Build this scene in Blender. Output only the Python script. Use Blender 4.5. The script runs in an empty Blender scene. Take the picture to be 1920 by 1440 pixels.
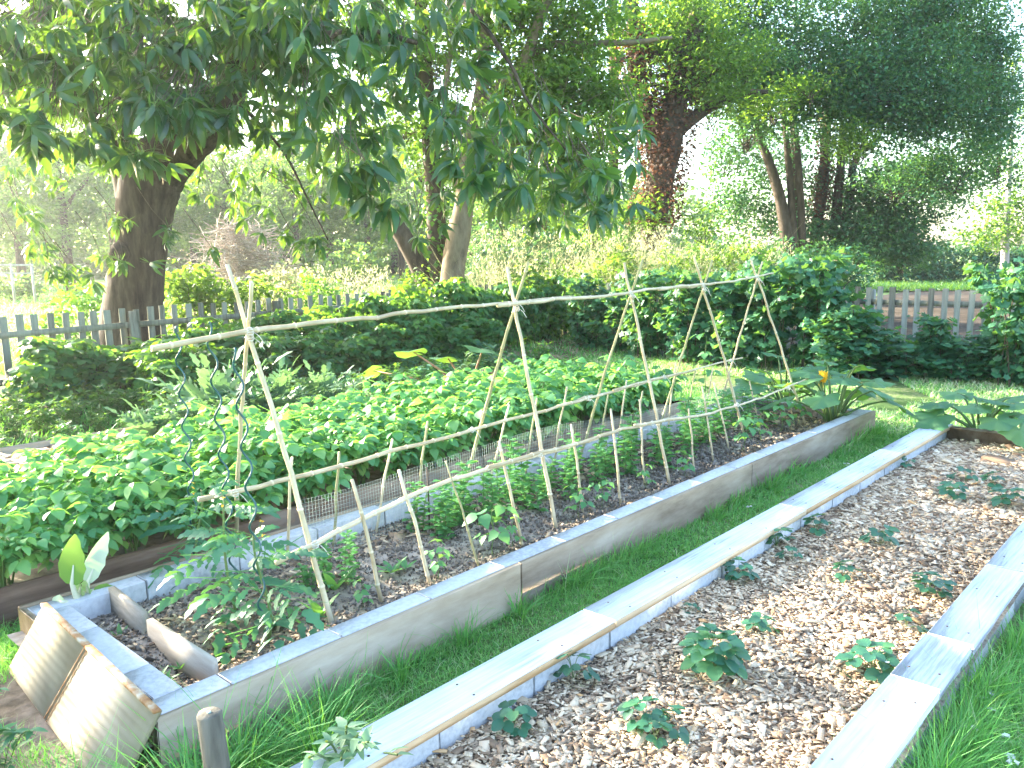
import bpy, bmesh, math, random
import numpy as np
R = np.random.default_rng(11)
random.seed(11)
sc = bpy.context.scene
COL = sc.collection
rad = math.radians

# ------------------------------------------------------------------ camera
# world: X runs along the raised beds (away to the right), Y across them, Z up
FP = 1534.0; ROLL = rad(.8); PITCH = math.atan2(245, FP); H = 1.6; YAW = rad(42.3)
CA, SA = math.cos(YAW), math.sin(YAW)
def cam2w(r, f, z): return np.array([f*CA + r*SA, f*SA - r*CA, z])
def ray(px, py):
    x = (px-960)/FP; y = -(py-720)/FP
    c, s = math.cos(ROLL), math.sin(ROLL)
    xr = c*x + s*y; yr = -s*x + c*y
    return cam2w(xr, math.cos(PITCH)+yr*math.sin(PITCH), -math.sin(PITCH)+yr*math.cos(PITCH))
EYE = np.array([0, 0, H])
def at_z(px, py, z): r = ray(px, py); return EYE + r*((z-H)/r[2])
def at_v(px, py, v): r = ray(px, py); return EYE + r*(v/r[1])
def at_u(px, py, u): r = ray(px, py); return EYE + r*(u/r[0])
def at_d(px, py, d):
    r = ray(px, py); f = r[0]*CA + r[1]*SA
    return EYE + r*(d/f)
def proj(P):
    P = np.asarray(P, float) - EYE
    rt = P[..., 0]*SA - P[..., 1]*CA; fw = P[..., 0]*CA + P[..., 1]*SA; up = P[..., 2]
    zc = fw*math.cos(PITCH) - up*math.sin(PITCH); yc = fw*math.sin(PITCH) + up*math.cos(PITCH)
    c, s = math.cos(ROLL), math.sin(ROLL)
    x = c*rt - s*yc; y = s*rt + c*yc
    return 960 + FP*x/zc, 720 - FP*y/zc
def depth(P): return P[..., 0]*CA + P[..., 1]*SA

# ------------------------------------------------------------------ materials
def nmat(name):
    m = bpy.data.materials.new(name); m.use_nodes = True
    nt = m.node_tree; nt.nodes.clear()
    out = nt.nodes.new('ShaderNodeOutputMaterial')
    return m, nt, out
def N(nt, t, **kw):
    n = nt.nodes.new(t)
    for k, v in kw.items():
        if k in n.inputs: n.inputs[k].default_value = v
        else: setattr(n, k, v)
    return n
def c4(c): return (c[0], c[1], c[2], 1)
def ramp(nt, fac, stops):
    r = nt.nodes.new('ShaderNodeValToRGB')
    e = r.color_ramp.elements
    while len(e) < len(stops): e.new(.5)
    for i, (p, c) in enumerate(stops): e[i].position = p; e[i].color = c4(c)
    nt.links.new(fac, r.inputs[0]); return r.outputs[0]
def leafmat(name, stops, trans, tf=.42, rough=.42, spec=.4, vein=0):
    m, nt, out = nmat(name); L = nt.links
    at = N(nt, 'ShaderNodeAttribute', attribute_name='tint')
    col = ramp(nt, at.outputs['Fac'], stops)
    p = N(nt, 'ShaderNodeBsdfPrincipled', Roughness=rough); p.inputs['Specular IOR Level'].default_value = spec
    L.new(col, p.inputs['Base Color'])
    t = N(nt, 'ShaderNodeBsdfTranslucent')
    tc = ramp(nt, at.outputs['Fac'], [(0, tuple(x*.7 for x in trans)), (1, tuple(min(1, x*1.25) for x in trans))])
    L.new(tc, t.inputs[0])
    mx = N(nt, 'ShaderNodeMixShader'); mx.inputs[0].default_value = tf
    L.new(p.outputs[0], mx.inputs[1]); L.new(t.outputs[0], mx.inputs[2]); L.new(mx.outputs[0], out.inputs[0])
    return m
def simplemat(name, stops, rough=.8, attr=True, scale=20, bump=.0, stretch=(1, 1, 1), detail=6, spec=.3, nscale2=None, tintamt=.5):
    """noise driven colour (object space), optionally shifted by the per-piece tint"""
    m, nt, out = nmat(name); L = nt.links
    tc = N(nt, 'ShaderNodeTexCoord'); mp = N(nt, 'ShaderNodeMapping'); mp.inputs['Scale'].default_value = stretch
    L.new(tc.outputs['Object'], mp.inputs[0])
    nz = N(nt, 'ShaderNodeTexNoise', Scale=scale, Detail=detail, Roughness=.62); L.new(mp.outputs[0], nz.inputs[0])
    fac = nz.outputs[0]
    if nscale2:
        n2 = N(nt, 'ShaderNodeTexNoise', Scale=nscale2, Detail=4); L.new(tc.outputs['Object'], n2.inputs[0])
        mm = N(nt, 'ShaderNodeMath', operation='MULTIPLY_ADD'); L.new(n2.outputs[0], mm.inputs[0]); mm.inputs[1].default_value = .8
        sb = N(nt, 'ShaderNodeMath', operation='SUBTRACT'); L.new(fac, sb.inputs[0]); sb.inputs[1].default_value = .4
        L.new(sb.outputs[0], mm.inputs[2]); fac = mm.outputs[0]
    if attr:
        at = N(nt, 'ShaderNodeAttribute', attribute_name='tint')
        a1 = N(nt, 'ShaderNodeMath', operation='MULTIPLY_ADD'); L.new(at.outputs['Fac'], a1.inputs[0]); a1.inputs[1].default_value = tintamt
        a2 = N(nt, 'ShaderNodeMath', operation='SUBTRACT'); L.new(fac, a2.inputs[0]); a2.inputs[1].default_value = tintamt*.5
        L.new(a2.outputs[0], a1.inputs[2]); fac = a1.outputs[0]
    col = ramp(nt, fac, stops)
    p = N(nt, 'ShaderNodeBsdfPrincipled', Roughness=rough); p.inputs['Specular IOR Level'].default_value = spec
    L.new(col, p.inputs['Base Color'])
    if bump:
        b = N(nt, 'ShaderNodeBump', Strength=bump, Distance=.01); L.new(nz.outputs[0], b.inputs['Height']); L.new(b.outputs[0], p.inputs['Normal'])
    L.new(p.outputs[0], out.inputs[0])
    return m

M = {}
M['chestnut'] = leafmat('chestnut leaf', [(0, (0.0144, 0.0667, 0.0351)), (.6, (0.024, 0.105, 0.0486)), (1, (0.048, 0.144, 0.0406))], (.22, .40, .03), .34, .30, .6)
M['treeleaf'] = leafmat('tree leaf', [(0, (0.024, 0.078, 0.024)), (.6, (0.048, 0.132, 0.03)), (1, (0.096, 0.192, 0.036))], (.27, .46, .04), .45)
M['treeleaf_dark'] = leafmat('dense tree leaf', [(0, (0.035, 0.124, 0.0686)), (.6, (0.0612, 0.194, 0.0915)), (1, (0.122, 0.265, 0.0801))], (.16, .34, .05), .35)
M['farleaf'] = leafmat('far leaf', [(0, (.03, .085, .04)), (1, (.08, .17, .06))], (.26, .44, .07), .42)
M['potato'] = leafmat('potato leaf', [(0, (0.0822, 0.265, 0.12)), (.6, (0.14, 0.38, 0.161)), (1, (0.306, 0.513, 0.161))], (.28, .55, .07), .46, .5, .35)
M['raspberry'] = leafmat('raspberry leaf', [(0, (0.0299, 0.116, 0.0462)), (.6, (0.0523, 0.186, 0.0693)), (1, (0.135, 0.278, 0.0693))], (.24, .46, .03), .42, .45, .35)
M['currant'] = leafmat('currant leaf', [(0, (0.0286, 0.112, 0.0709)), (.7, (0.052, 0.176, 0.0911)), (1, (0.117, 0.253, 0.081))], (.2, .42, .05), .36, .45)
M['silver'] = leafmat('silvery leaf', [(0, (0.0768, 0.173, 0.104)), (1, (0.163, 0.286, 0.177))], (.2, .38, .1), .3, .6)
M['tomato'] = leafmat('tomato leaf', [(0, (0.036, 0.143, 0.0878)), (.7, (0.06, 0.207, 0.117)), (1, (0.108, 0.259, 0.0975))], (.16, .4, .06), .33, .5)
M['courgette'] = leafmat('courgette leaf', [(0, (0.0495, 0.154, 0.072)), (.7, (0.088, 0.22, 0.108)), (1, (0.143, 0.286, 0.096))], (.26, .5, .04), .35, .5)
M['pea'] = leafmat('pea leaf', [(0, (0.0633, 0.227, 0.108)), (1, (0.139, 0.358, 0.129))], (.24, .5, .06), .4, .5)
M['strawberry'] = leafmat('strawberry leaf', [(0, (0.0216, 0.0905, 0.063)), (.7, (0.036, 0.145, 0.09)), (1, (0.084, 0.217, 0.072))], (.14, .36, .05), .28, .4, .5)
M['chard'] = leafmat('chard leaf', [(0, (.10, .25, .05)), (.5, (.16, .34, .07)), (1, (.62, .68, .52))], (.3, .5, .08), .4, .3, .6)  # palest stop paints sun glare on the leaves
M['chardstem'] = leafmat('chard stem', [(0, (.6, .62, .42)), (1, (.75, .76, .6))], (.5, .5, .3), .25, .4)
M['grass'] = leafmat('grass', [(0, (0.0947, 0.312, 0.0835)), (.55, (0.161, 0.468, 0.125)), (.85, (0.303, 0.586, 0.167)), (1, (0.682, 0.664, 0.447))], (.2, .46, .04), .38, .5, .3)
M['drygrass'] = leafmat('dry tall grass', [(0, (0.138, 0.224, 0.069)), (.5, (0.391, 0.403, 0.207)), (1, (0.667, 0.605, 0.414))], (.5, .5, .26), .45, .6)
M['stem'] = leafmat('green stem', [(0, (.06, .14, .04)), (1, (.16, .24, .08))], (.2, .3, .05), .2)
M['woodystem'] = simplemat('woody stem', [(.3, (.06, .045, .03)), (.7, (.14, .11, .08))], scale=30)
M['petal'] = leafmat('white petal', [(0, (.8, .8, .78)), (1, (.85, .85, .82))], (.8, .8, .75), .3)
M['yellow'] = leafmat('yellow flower', [(0, (.8, .45, .02)), (1, (.85, .62, .05))], (.8, .5, .03), .4)
M['cane'] = simplemat('bamboo cane', [(.2, (.36, .28, .16)), (.5, (.56, .47, .30)), (.8, (.68, .60, .43))], .45, True, 6, .15, (1, 1, 1), spec=.4)
M['greencane'] = simplemat('greenish cane', [(.2, (.25, .24, .12)), (.5, (.38, .36, .18)), (.8, (.5, .46, .27))], .5, True, 6, .15)
M['node'] = simplemat('cane node', [(.2, (.42, .34, .22)), (.8, (.72, .65, .5))], .6)
M['darkstick'] = simplemat('dark stick', [(.2, (.04, .03, .025)), (.8, (.10, .08, .06))], .8)
M['string'] = simplemat('string', [(.2, (.62, .58, .47)), (.8, (.78, .75, .65))], .9)
M['bark'] = simplemat('chestnut bark', [(.3, (0.0144, 0.0108, 0.00792)), (.5, (0.0576, 0.0446, 0.0317)), (.75, (0.122, 0.0972, 0.072))], .9, False, 13, 1.0, (1, 1, .16), 8, .15)
M['bark_tan'] = simplemat('tan bark', [(.25, (0.082, 0.0656, 0.0451)), (.5, (0.197, 0.156, 0.107)), (.8, (0.295, 0.238, 0.164))], .9, False, 9, .6, (1, 1, .35), 7, .15)
M['bark_dark'] = simplemat('dark bark', [(.25, (.03, .025, .018)), (.6, (.10, .08, .06)), (.8, (.16, .13, .10))], .9, False, 9, .6, (1, 1, .3), 7, .15)
M['bark_pale'] = simplemat('pale bark', [(.25, (.2, .18, .16)), (.6, (.42, .40, .36)), (.8, (.55, .53, .5))], .9, False, 7, .4, (1, 1, .5))
M['deadivy'] = leafmat('dead ivy leaf', [(0, (0.0315, 0.0169, 0.0106)), (1, (0.09, 0.0515, 0.0297))], (.3, .12, .05), .25, .8)
M['brush'] = simplemat('dead twigs', [(.2, (.26, .21, .17)), (.8, (.55, .48, .42))], .9)
M['picket'] = simplemat('weathered picket', [(.25, (0.103, 0.0992, 0.0756)), (.5, (0.201, 0.205, 0.163)), (.8, (0.285, 0.298, 0.242))], .9, True, 9, .4, (3, 3, .35), 7, .15)
M['capwood'] = simplemat('weathered cap board', [(.22, (0.378, 0.397, 0.448)), (.45, (0.609, 0.647, 0.728)), (.75, (0.778, 0.816, 0.85))], .75, True, 9, .35, (.4, 9, 9), 8, .2, nscale2=3.2, tintamt=.22)
M['edgewood'] = simplemat('fresh wood', [(.25, (.44, .28, .14)), (.5, (.60, .43, .26)), (.8, (.70, .55, .38))], .75, True, 8, .2, (.6, 6, 6))
M['plank'] = simplemat('stained plank', [(.25, (0.148, 0.101, 0.0606)), (.5, (0.312, 0.245, 0.169)), (.78, (0.468, 0.398, 0.299))], .85, True, 4.5, .35, (.5, 3, 2.2), 9, .2)
M['redplank'] = simplemat('brown plank', [(.25, (.12, .07, .05)), (.5, (.24, .15, .11)), (.8, (.38, .28, .22))], .85, True, 5, .35, (.5, 4, 4), 8, .2)
M['concrete'] = simplemat('concrete block', [(.25, (0.336, 0.349, 0.365)), (.5, (0.47, 0.486, 0.503)), (.8, (0.554, 0.571, 0.585))], .9, True, 45, .3, (1, 1, 1), 8, .15, nscale2=2.5, tintamt=.10)
M['divider'] = simplemat('divider board', [(.25, (0.216, 0.182, 0.132)), (.5, (0.346, 0.301, 0.238)), (.8, (0.446, 0.406, 0.343))], .85, True, 6, .3, (5, .7, 4), 8, .2)
M['post'] = simplemat('grey post', [(.25, (0.055, 0.0523, 0.0416)), (.5, (0.121, 0.116, 0.0936)), (.8, (0.187, 0.182, 0.151))], .9, False, 10, .6, (3, 3, .3), 8)
M['rod'] = simplemat('green coated steel', [(.3, (.01, .06, .055)), (.7, (.02, .11, .10))], .35, False, 5, spec=.6)
M['wire'] = simplemat('galvanised wire', [(.3, (.26, .36, .31)), (.7, (.40, .48, .43))], .5, False, 5)
M['chip'] = leafmat('wood chip', [(0, (0.15, 0.104, 0.0652)), (.15, (0.246, 0.17, 0.113)), (.45, (0.462, 0.36, 0.25)), (.8, (0.679, 0.551, 0.387)), (.93, (0.76, 0.655, 0.501)), (1, (0.575, 0.342, 0.153))], (.1, .1, .1), .0, .85, .2)
M['clod'] = leafmat('soil crumb', [(0, (.09, .075, .06)), (1, (.26, .23, .195))], (.1, .1, .1), .0, .95, .1)

def soilmat(name, a, b, c, s1=14, s2=2.0, bump=.9):
    return simplemat(name, [(.3, a), (.52, b), (.75, c)], .95, False, s1, bump, (1, 1, 1), 10, .1, nscale2=s2)
M['soil'] = soilmat('bed soil', (.19, .155, .12), (.33, .285, .23), (.46, .41, .34))
M['chipbase'] = soilmat('mulch underlay', (.20, .16, .125), (.38, .32, .26), (.52, .45, .38), 70)
M['lawnsoil'] = soilmat('lawn base', (.06, .12, .03), (.11, .18, .055), (.30, .26, .17), 25, 1.1)
M['meadow'] = soilmat('meadow', (.10, .17, .05), (.18, .25, .08), (.30, .33, .14), 3, .25, .3)
M['field'] = soilmat('ploughed field', (.045, .035, .026), (.08, .063, .047), (.12, .096, .072), 2.2, .5, 1.0)
M['dirt'] = soilmat('bare dirt', (.09, .075, .055), (.17, .14, .11), (.25, .21, .17), 18)

def lid_material():
    m, nt, out = nmat('cloudy ribbed plastic'); L = nt.links
    tc = N(nt, 'ShaderNodeTexCoord')
    nz = N(nt, 'ShaderNodeTexNoise', Scale=5, Detail=7); L.new(tc.outputs['Object'], nz.inputs[0])
    col = ramp(nt, nz.outputs[0], [(.3, (.235, .20, .14)), (.55, (.32, .28, .205)), (.8, (.40, .36, .28))])
    p = N(nt, 'ShaderNodeBsdfPrincipled', Roughness=.42); L.new(col, p.inputs['Base Color'])
    t = N(nt, 'ShaderNodeBsdfTranslucent'); t.inputs[0].default_value = (.36, .31, .22, 1)
    mx = N(nt, 'ShaderNodeMixShader'); mx.inputs[0].default_value = .07
    L.new(p.outputs[0], mx.inputs[1]); L.new(t.outputs[0], mx.inputs[2]); L.new(mx.outputs[0], out.inputs[0])
    return m
M['lid'] = lid_material()
M['rust'] = simplemat('rust', [(.35, (.55, .48, .36)), (.55, (.40, .22, .10)), (.75, (.22, .09, .04))], .9, False, 22, .2, (1, 1, 1), 6)

# ------------------------------------------------------------------ mesh builder
class MB:
    def __init__(s): s.V = []; s.Q = []; s.T = []; s.n = 0
    def add(s, v, q, tint=.5):
        v = np.asarray(v, float).reshape(-1, 3); q = np.asarray(q, int).reshape(-1, 4)
        s.V.append(v); s.Q.append(q + s.n); s.n += len(v)
        t = np.asarray(tint, float)
        s.T.append(np.full(len(v), float(t)) if t.ndim == 0 else t)
        return s
    def stamp(s, tpl, Ms, locs, tints, jitter=.12):
        tv, tq = tpl[0], tpl[1]
        k, n = len(locs), len(tv)
        if k == 0: return s
        V = np.einsum('kij,nj->kni', Ms, tv) + np.asarray(locs)[:, None, :]
        Q = tq[None] + (np.arange(k)*n)[:, None, None]
        T = np.repeat(np.asarray(tints, float), n)
        if len(tpl) > 2: T = np.clip(T + np.tile(tpl[2], k), 0, 1)
        return s.add(V.reshape(-1, 3), Q.reshape(-1, 4), T)
    def box(s, a, b, tint=.5, bev=0):
        a, b2 = np.minimum(a, b).astype(float), np.maximum(a, b).astype(float)
        v, q = BOX(tuple(b2-a), bev); return s.add(v + (a+b2)/2, q, tint)
    def bar(s, p0, p1, w, h, tint=.5, up=(0, 0, 1)):
        p0 = np.asarray(p0, float); p1 = np.asarray(p1, float)
        d = p1-p0; L = np.linalg.norm(d); d /= L
        sx = np.cross(d, up); sx /= np.linalg.norm(sx); sz = np.cross(sx, d)
        v, q = BOX((w, L, h), 0)
        return s.add(v @ np.array([sx, d, sz]) + (p0+p1)/2, q, tint)
    def tube(s, P, rr, n=8, tint=.5, cap=True, wob=0):
        P = np.asarray(P, float); k = len(P)
        rr = np.full(k, rr, float) if np.ndim(rr) == 0 else np.asarray(rr, float)
        T = np.gradient(P, axis=0); T /= np.linalg.norm(T, axis=1)[:, None]
        ref = np.array([0, 0, 1.]) if abs(T[0][2]) < .9 else np.array([1., 0, 0])
        A = np.cross(T, ref); A /= np.linalg.norm(A, axis=1)[:, None]; B = np.cross(T, A)
        th = np.arange(n)*2*np.pi/n
        r2 = rr[:, None]*np.ones((1, n))
        if wob: r2 = r2*(1 + wob*np.sin(3*th+1)[None]*.6 + wob*R.normal(0, .5, (k, n)))
        V = P[:, None] + (A[:, None]*np.cos(th)[None, :, None] + B[:, None]*np.sin(th)[None, :, None])*r2[..., None]
        i = np.arange(k-1)[:, None]*n; j = np.arange(n)[None]; j2 = (j+1) % n
        Q = np.stack([i+j, i+j2, i+n+j2, i+n+j], -1).reshape(-1, 4)
        V = V.reshape(-1, 3)
        if cap:
            V = np.vstack([V, P[0], P[-1]]); a, b = len(V)-2, len(V)-1
            c1 = [[a, (x+1) % n, x, a] for x in range(0, n)]; o = (k-1)*n
            # pair caps into quads (n even)
            c1 = [[a, (x+2) % n, (x+1) % n, x] for x in range(0, n, 2)]
            c2 = [[b, o+x, o+(x+1) % n, o+(x+2) % n] for x in range(0, n, 2)]
            Q = np.vstack([Q, c1, c2])
        return s.add(V, Q, tint)
    def build(s, name, mat, parent=None, smooth=False, origin=None):
        V = np.vstack(s.V); Q = np.vstack(s.Q); T = np.concatenate(s.T)
        if parent is not None: origin = ORIG[parent.name]
        if origin is None:
            mn, mx = V.min(0), V.max(0); origin = np.array([(mn[0]+mx[0])/2, (mn[1]+mx[1])/2, mn[2]])
        origin = np.asarray(origin, float)
        me = bpy.data.meshes.new(name)
        me.vertices.add(len(V)); me.vertices.foreach_set('co', (V-origin).astype(np.float32).ravel())
        me.loops.add(Q.size); me.loops.foreach_set('vertex_index', Q.astype(np.int32).ravel())
        me.polygons.add(len(Q)); me.polygons.foreach_set('loop_start', np.arange(0, Q.size, 4, dtype=np.int32))
        if smooth: me.polygons.foreach_set('use_smooth', np.ones(len(Q), bool))
        me.update(calc_edges=True)
        a = me.attributes.new('tint', 'FLOAT', 'POINT'); a.data.foreach_set('value', T.astype(np.float32))
        me.materials.append(mat)
        o = bpy.data.objects.new(name, me); COL.objects.link(o)
        ORIG[o.name] = origin
        if parent is not None: o.parent = parent
        else: o.location = origin
        return o
ORIG = {}
_bc = {}
def BOX(size, bev=0):
    key = (tuple(round(x, 5) for x in size), bev)
    if key not in _bc:
        if not bev:
            v = np.array([[x, y, z] for z in (-.5, .5) for y in (-.5, .5) for x in (-.5, .5)])*size
            q = np.array([[0, 2, 3, 1], [4, 5, 7, 6], [0, 1, 5, 4], [2, 6, 7, 3], [0, 4, 6, 2], [1, 3, 7, 5]])
        else:
            # chamfered box: 24 verts
            h = np.array(size)/2; b = min(bev, h.min()*.8)
            v = []; idx = {}
            for sx in (-1, 1):
                for sy in (-1, 1):
                    for sz in (-1, 1):
                        for ax in range(3):
                            p = np.array([sx, sy, sz])*h
                            for k in range(3):
                                if k != ax: p[k] -= [sx, sy, sz][k]*b
                            idx[(sx, sy, sz, ax)] = len(v); v.append(p)
            q = []
            for ax in range(3):
                o1, o2 = [k for k in range(3) if k != ax]
                for s in (-1, 1):
                    f = []
                    for (a, c) in ((-1, -1), (1, -1), (1, 1), (-1, 1)):
                        t = [0, 0, 0]; t[ax] = s; t[o1] = a; t[o2] = c; f.append(idx[(*t, ax)])
                    if s*(1 if ax != 1 else -1) < 0: f = f[::-1]
                    q.append(f)
            for ax in range(3):          # edges along ax
                o1, o2 = [k for k in range(3) if k != ax]
                for a in (-1, 1):
                    for c in (-1, 1):
                        t0 = [0]*3; t0[ax] = -1; t0[o1] = a; t0[o2] = c
                        t1 = list(t0); t1[ax] = 1
                        q.append([idx[(*t0, o1)], idx[(*t1, o1)], idx[(*t1, o2)], idx[(*t0, o2)]])
            for sx in (-1, 1):
                for sy in (-1, 1):
                    for sz in (-1, 1):
                        i0, i1, i2 = (idx[(sx, sy, sz, k)] for k in range(3)); mid = len(v); v.append((v[i0]+v[i1])/2)
                        q.append([i0, mid, i1, i2])
            v = np.array(v); q = np.array(q)
        _bc[key] = (v, q)
    return _bc[key]

def rotm(az, pitch=0, roll=0, scale=1.0):
    """instances: local +Y (leaf length) is pitched up by pitch, then turned to az about Z"""
    az, pitch, roll = np.broadcast_arrays(np.asarray(az, float), pitch, roll)
    k = az.shape[0]
    ca, sa, cp, sp, cr, sr = np.cos(az), np.sin(az), np.cos(pitch), np.sin(pitch), np.cos(roll), np.sin(roll)
    Z0 = np.zeros(k); O = np.ones(k)
    Rz = np.stack([ca, -sa, Z0, sa, ca, Z0, Z0, Z0, O], -1).reshape(k, 3, 3)
    Rx = np.stack([O, Z0, Z0, Z0, cp, -sp, Z0, sp, cp], -1).reshape(k, 3, 3)
    Ry = np.stack([cr, Z0, sr, Z0, O, Z0, -sr, Z0, cr], -1).reshape(k, 3, 3)
    m = Rz @ Rx @ Ry
    s = np.asarray(scale, float)
    if s.ndim == 0: s = np.full(k, s)
    if s.ndim == 1: s = np.repeat(s[:, None], 3, 1)
    return m * s[:, None, :]
def U(a, b, k=None): return R.uniform(a, b, k)

# ------------------------------------------------------------------ leaf templates
def leaf(L, W, rows=4, droop=.25, fold=.18, shape='lance', stalk=0, serr=0):
    t = np.linspace(0, 1, rows+1)
    if shape == 'lance': w = np.sin(np.pi*np.clip(t*.94+.04, 0, 1)**.85)**.8
    elif shape == 'ovate': w = np.sin(np.pi*np.clip(t*.95+.035, 0, 1)**.68)**.75
    elif shape == 'round': w = np.sqrt(np.clip(1-(2*np.clip(t*.96+.02, 0, 1)-1)**2, .02, 1))
    elif shape == 'heart': w = np.array([.55, .95, 1, .75, .4, .05])[:rows+1] if rows == 5 else np.interp(t, [0, .2, .4, .6, .8, 1], [.55, .95, 1, .75, .4, .05])
    w = w*W/2
    if serr: w = w*(1 + serr*np.where(np.arange(rows+1) % 2, 1, -1))
    y = stalk + t*L; z = -droop*L*t**2
    v = []
    for i in range(rows+1):
        v += [(-w[i], y[i], z[i]+fold*w[i]), (0, y[i], z[i]), (w[i], y[i], z[i]+fold*w[i])]
    q = []
    for i in range(rows):
        a = 3*i; q += [[a, a+1, a+4, a+3], [a+1, a+2, a+5, a+4]]
    return np.array(v), np.array(q)
def combo(parts):
    V, Q, T, n = [], [], [], 0
    for p in parts:
        (tv, tq), Mx, loc = p[0][:2], p[1], p[2]
        V.append(tv @ Mx.T + loc); Q.append(tq+n); n += len(tv)
        T.append(np.full(len(tv), p[3] if len(p) > 3 else 0.))
    return np.vstack(V), np.vstack(Q), np.concatenate(T)
def rm(az, pitch=0, roll=0, s=1.): return rotm(np.array([az]), np.array([pitch]), np.array([roll]), s)[0]
def stalk_t(L, w):
    return np.array([(-w, 0, 0), (w, 0, 0), (w, L, 0), (-w, L, 0), (0, 0, -w), (0, 0, w), (0, L, w), (0, L, -w)]), np.array([[0, 1, 2, 3], [4, 5, 6, 7]])
DIAMOND = (np.array([(-.5, .42, .1), (0, 0, 0), (.5, .42, .1), (0, 1, -.08)]), np.array([[1, 2, 3, 0]]))
def lobed(Rad, lobes=5, depth_=.35, cup=.15, rings=2):
    """a big palmate leaf blade around its stalk at the origin, tip towards +Y"""
    n = lobes*6; th = np.linspace(-np.pi*.92, np.pi*.92, n+1) + np.pi/2
    ph = np.linspace(-np.pi*.92, np.pi*.92, n+1)
    rr = Rad*(.72 + .28*np.cos(ph*.5)) * (1 - depth_*(.5-.5*np.cos(ph*lobes*1.0+0))*1.0) * (1+.05*np.where(np.arange(n+1) % 2, 1, -1))
    V = [(0, 0, 0)]; Q = []
    for k in range(1, rings+1):
        f = k/rings
        for i in range(n+1):
            x, y = rr[i]*f*np.cos(th[i]), rr[i]*f*np.sin(th[i])
            V.append((x, y, cup*Rad*(f**1.6)*(.55+.45*np.cos(ph[i]*lobes)) - .18*Rad*f**2.5))
    for i in range(0, n, 2): Q.append([0, 1+i, 2+i, 3+i])
    for k in range(1, rings):
        o, p = 1+(k-1)*(n+1), 1+k*(n+1)
        for i in range(n): Q.append([o+i, p+i, p+i+1, o+i+1])
    return np.array(V), np.array(Q)

# ------------------------------------------------------------------ object helpers
def tag(o, label, cat, group=None, kind=None):
    if label: o['label'] = label
    if cat: o['category'] = cat
    if group: o['group'] = group
    if kind: o['kind'] = kind
    return o
def thing(name, label, cat, loc, group=None, rz=0):
    o = bpy.data.objects.new(name, None); COL.objects.link(o); o.empty_display_size = .1
    o.location = loc; o.rotation_euler = (0, 0, rz); ORIG[o.name] = np.asarray(loc, float)
    return tag(o, label, cat, group)
def dup(root, loc, rz=0, scale=1, label=None, group=None, tilt=(0, 0)):
    kids = list(root.children)
    r = root.copy(); COL.objects.link(r); r.location = loc; r.rotation_euler = (tilt[0], tilt[1], rz)
    r.scale = (scale,)*3 if np.ndim(scale) == 0 else scale
    if label: r['label'] = label
    if group: r['group'] = group
    for ch in kids:
        sub = list(ch.children)
        c = ch.copy(); COL.objects.link(c); c.parent = r
        for g in sub:
            d = g.copy(); COL.objects.link(d); d.parent = c
    return r
ORD = ['first', 'second', 'third', 'fourth', 'fifth', 'sixth', 'seventh', 'eighth', 'ninth', 'tenth', 'eleventh', 'twelfth', 'thirteenth', 'fourteenth', 'fifteenth', 'sixteenth', 'seventeenth', 'eighteenth', 'nineteenth', 'twentieth']
def struct(name, o): o.name = name; o['kind'] = 'structure'; return o
class Place:
    """puts the prototype itself first, copies after that"""
    def __init__(s, protos): s.p = protos; s.used = [False]*len(protos)
    def put(s, i, loc, rz=0, scale=1, label=None, group=None, tilt=(0, 0)):
        i %= len(s.p); r = s.p[i]
        if not s.used[i]:
            s.used[i] = True; r.location = loc; r.rotation_euler = (tilt[0], tilt[1], rz)
            r.scale = (scale,)*3 if np.ndim(scale) == 0 else scale
            if label: r['label'] = label
            if group: r['group'] = group
            return r
        return dup(r, loc, rz, scale, label, group, tilt)

# ------------------------------------------------------------------ ground
def vnoise(x, y, s, seed=0):
    """cheap smooth noise from sines"""
    g = np.random.default_rng(seed); o = np.zeros_like(x)
    for k in range(6):
        a = g.uniform(0, 2*np.pi); f = s*g.uniform(.6, 1.9); o += np.sin((x*np.cos(a)+y*np.sin(a))*f + g.uniform(0, 6.28))
    return o/6
def sheet(u0, u1, v0, v1, z, step, amp=0, freq=3, seed=1, zf=None):
    nx, ny = max(1, int(round((u1-u0)/step))), max(1, int(round((v1-v0)/step)))
    xs, ys = np.meshgrid(np.linspace(u0, u1, nx+1), np.linspace(v0, v1, ny+1), indexing='ij')
    zs = np.full(xs.shape, float(z))
    if amp: zs += amp*(vnoise(xs, ys, freq, seed) + .6*vnoise(xs, ys, freq*3.1, seed+1) + .4*vnoise(xs, ys, freq*9, seed+2))
    if zf is not None: zs += zf(xs, ys)
    V = np.stack([xs, ys, zs], -1).reshape(-1, 3)
    i = np.arange(nx)[:, None]*(ny+1); j = np.arange(ny)[None]
    Q = np.stack([i+j, i+ny+1+j, i+ny+2+j, i+j+1], -1).reshape(-1, 4)
    return V, Q
b = MB(); b.add(*sheet(-400, 900, -400, 900, 0, 100)); struct('ground', b.build('ground', M['meadow'], origin=(0, 0, 0)))
b = MB(); b.add(*sheet(-4, 12.2, -3, 10.3, .004, .4)); struct('lawn', b.build('lawn', M['lawnsoil'], origin=(0, 0, 0)))
b = MB(); b.add(*sheet(12.4, 55, -60, 9.5, .012, .5, .02, 5, 4)); struct('bare_field', b.build('bare_field', M['field'], origin=(0, 0, 0), smooth=True))

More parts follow.
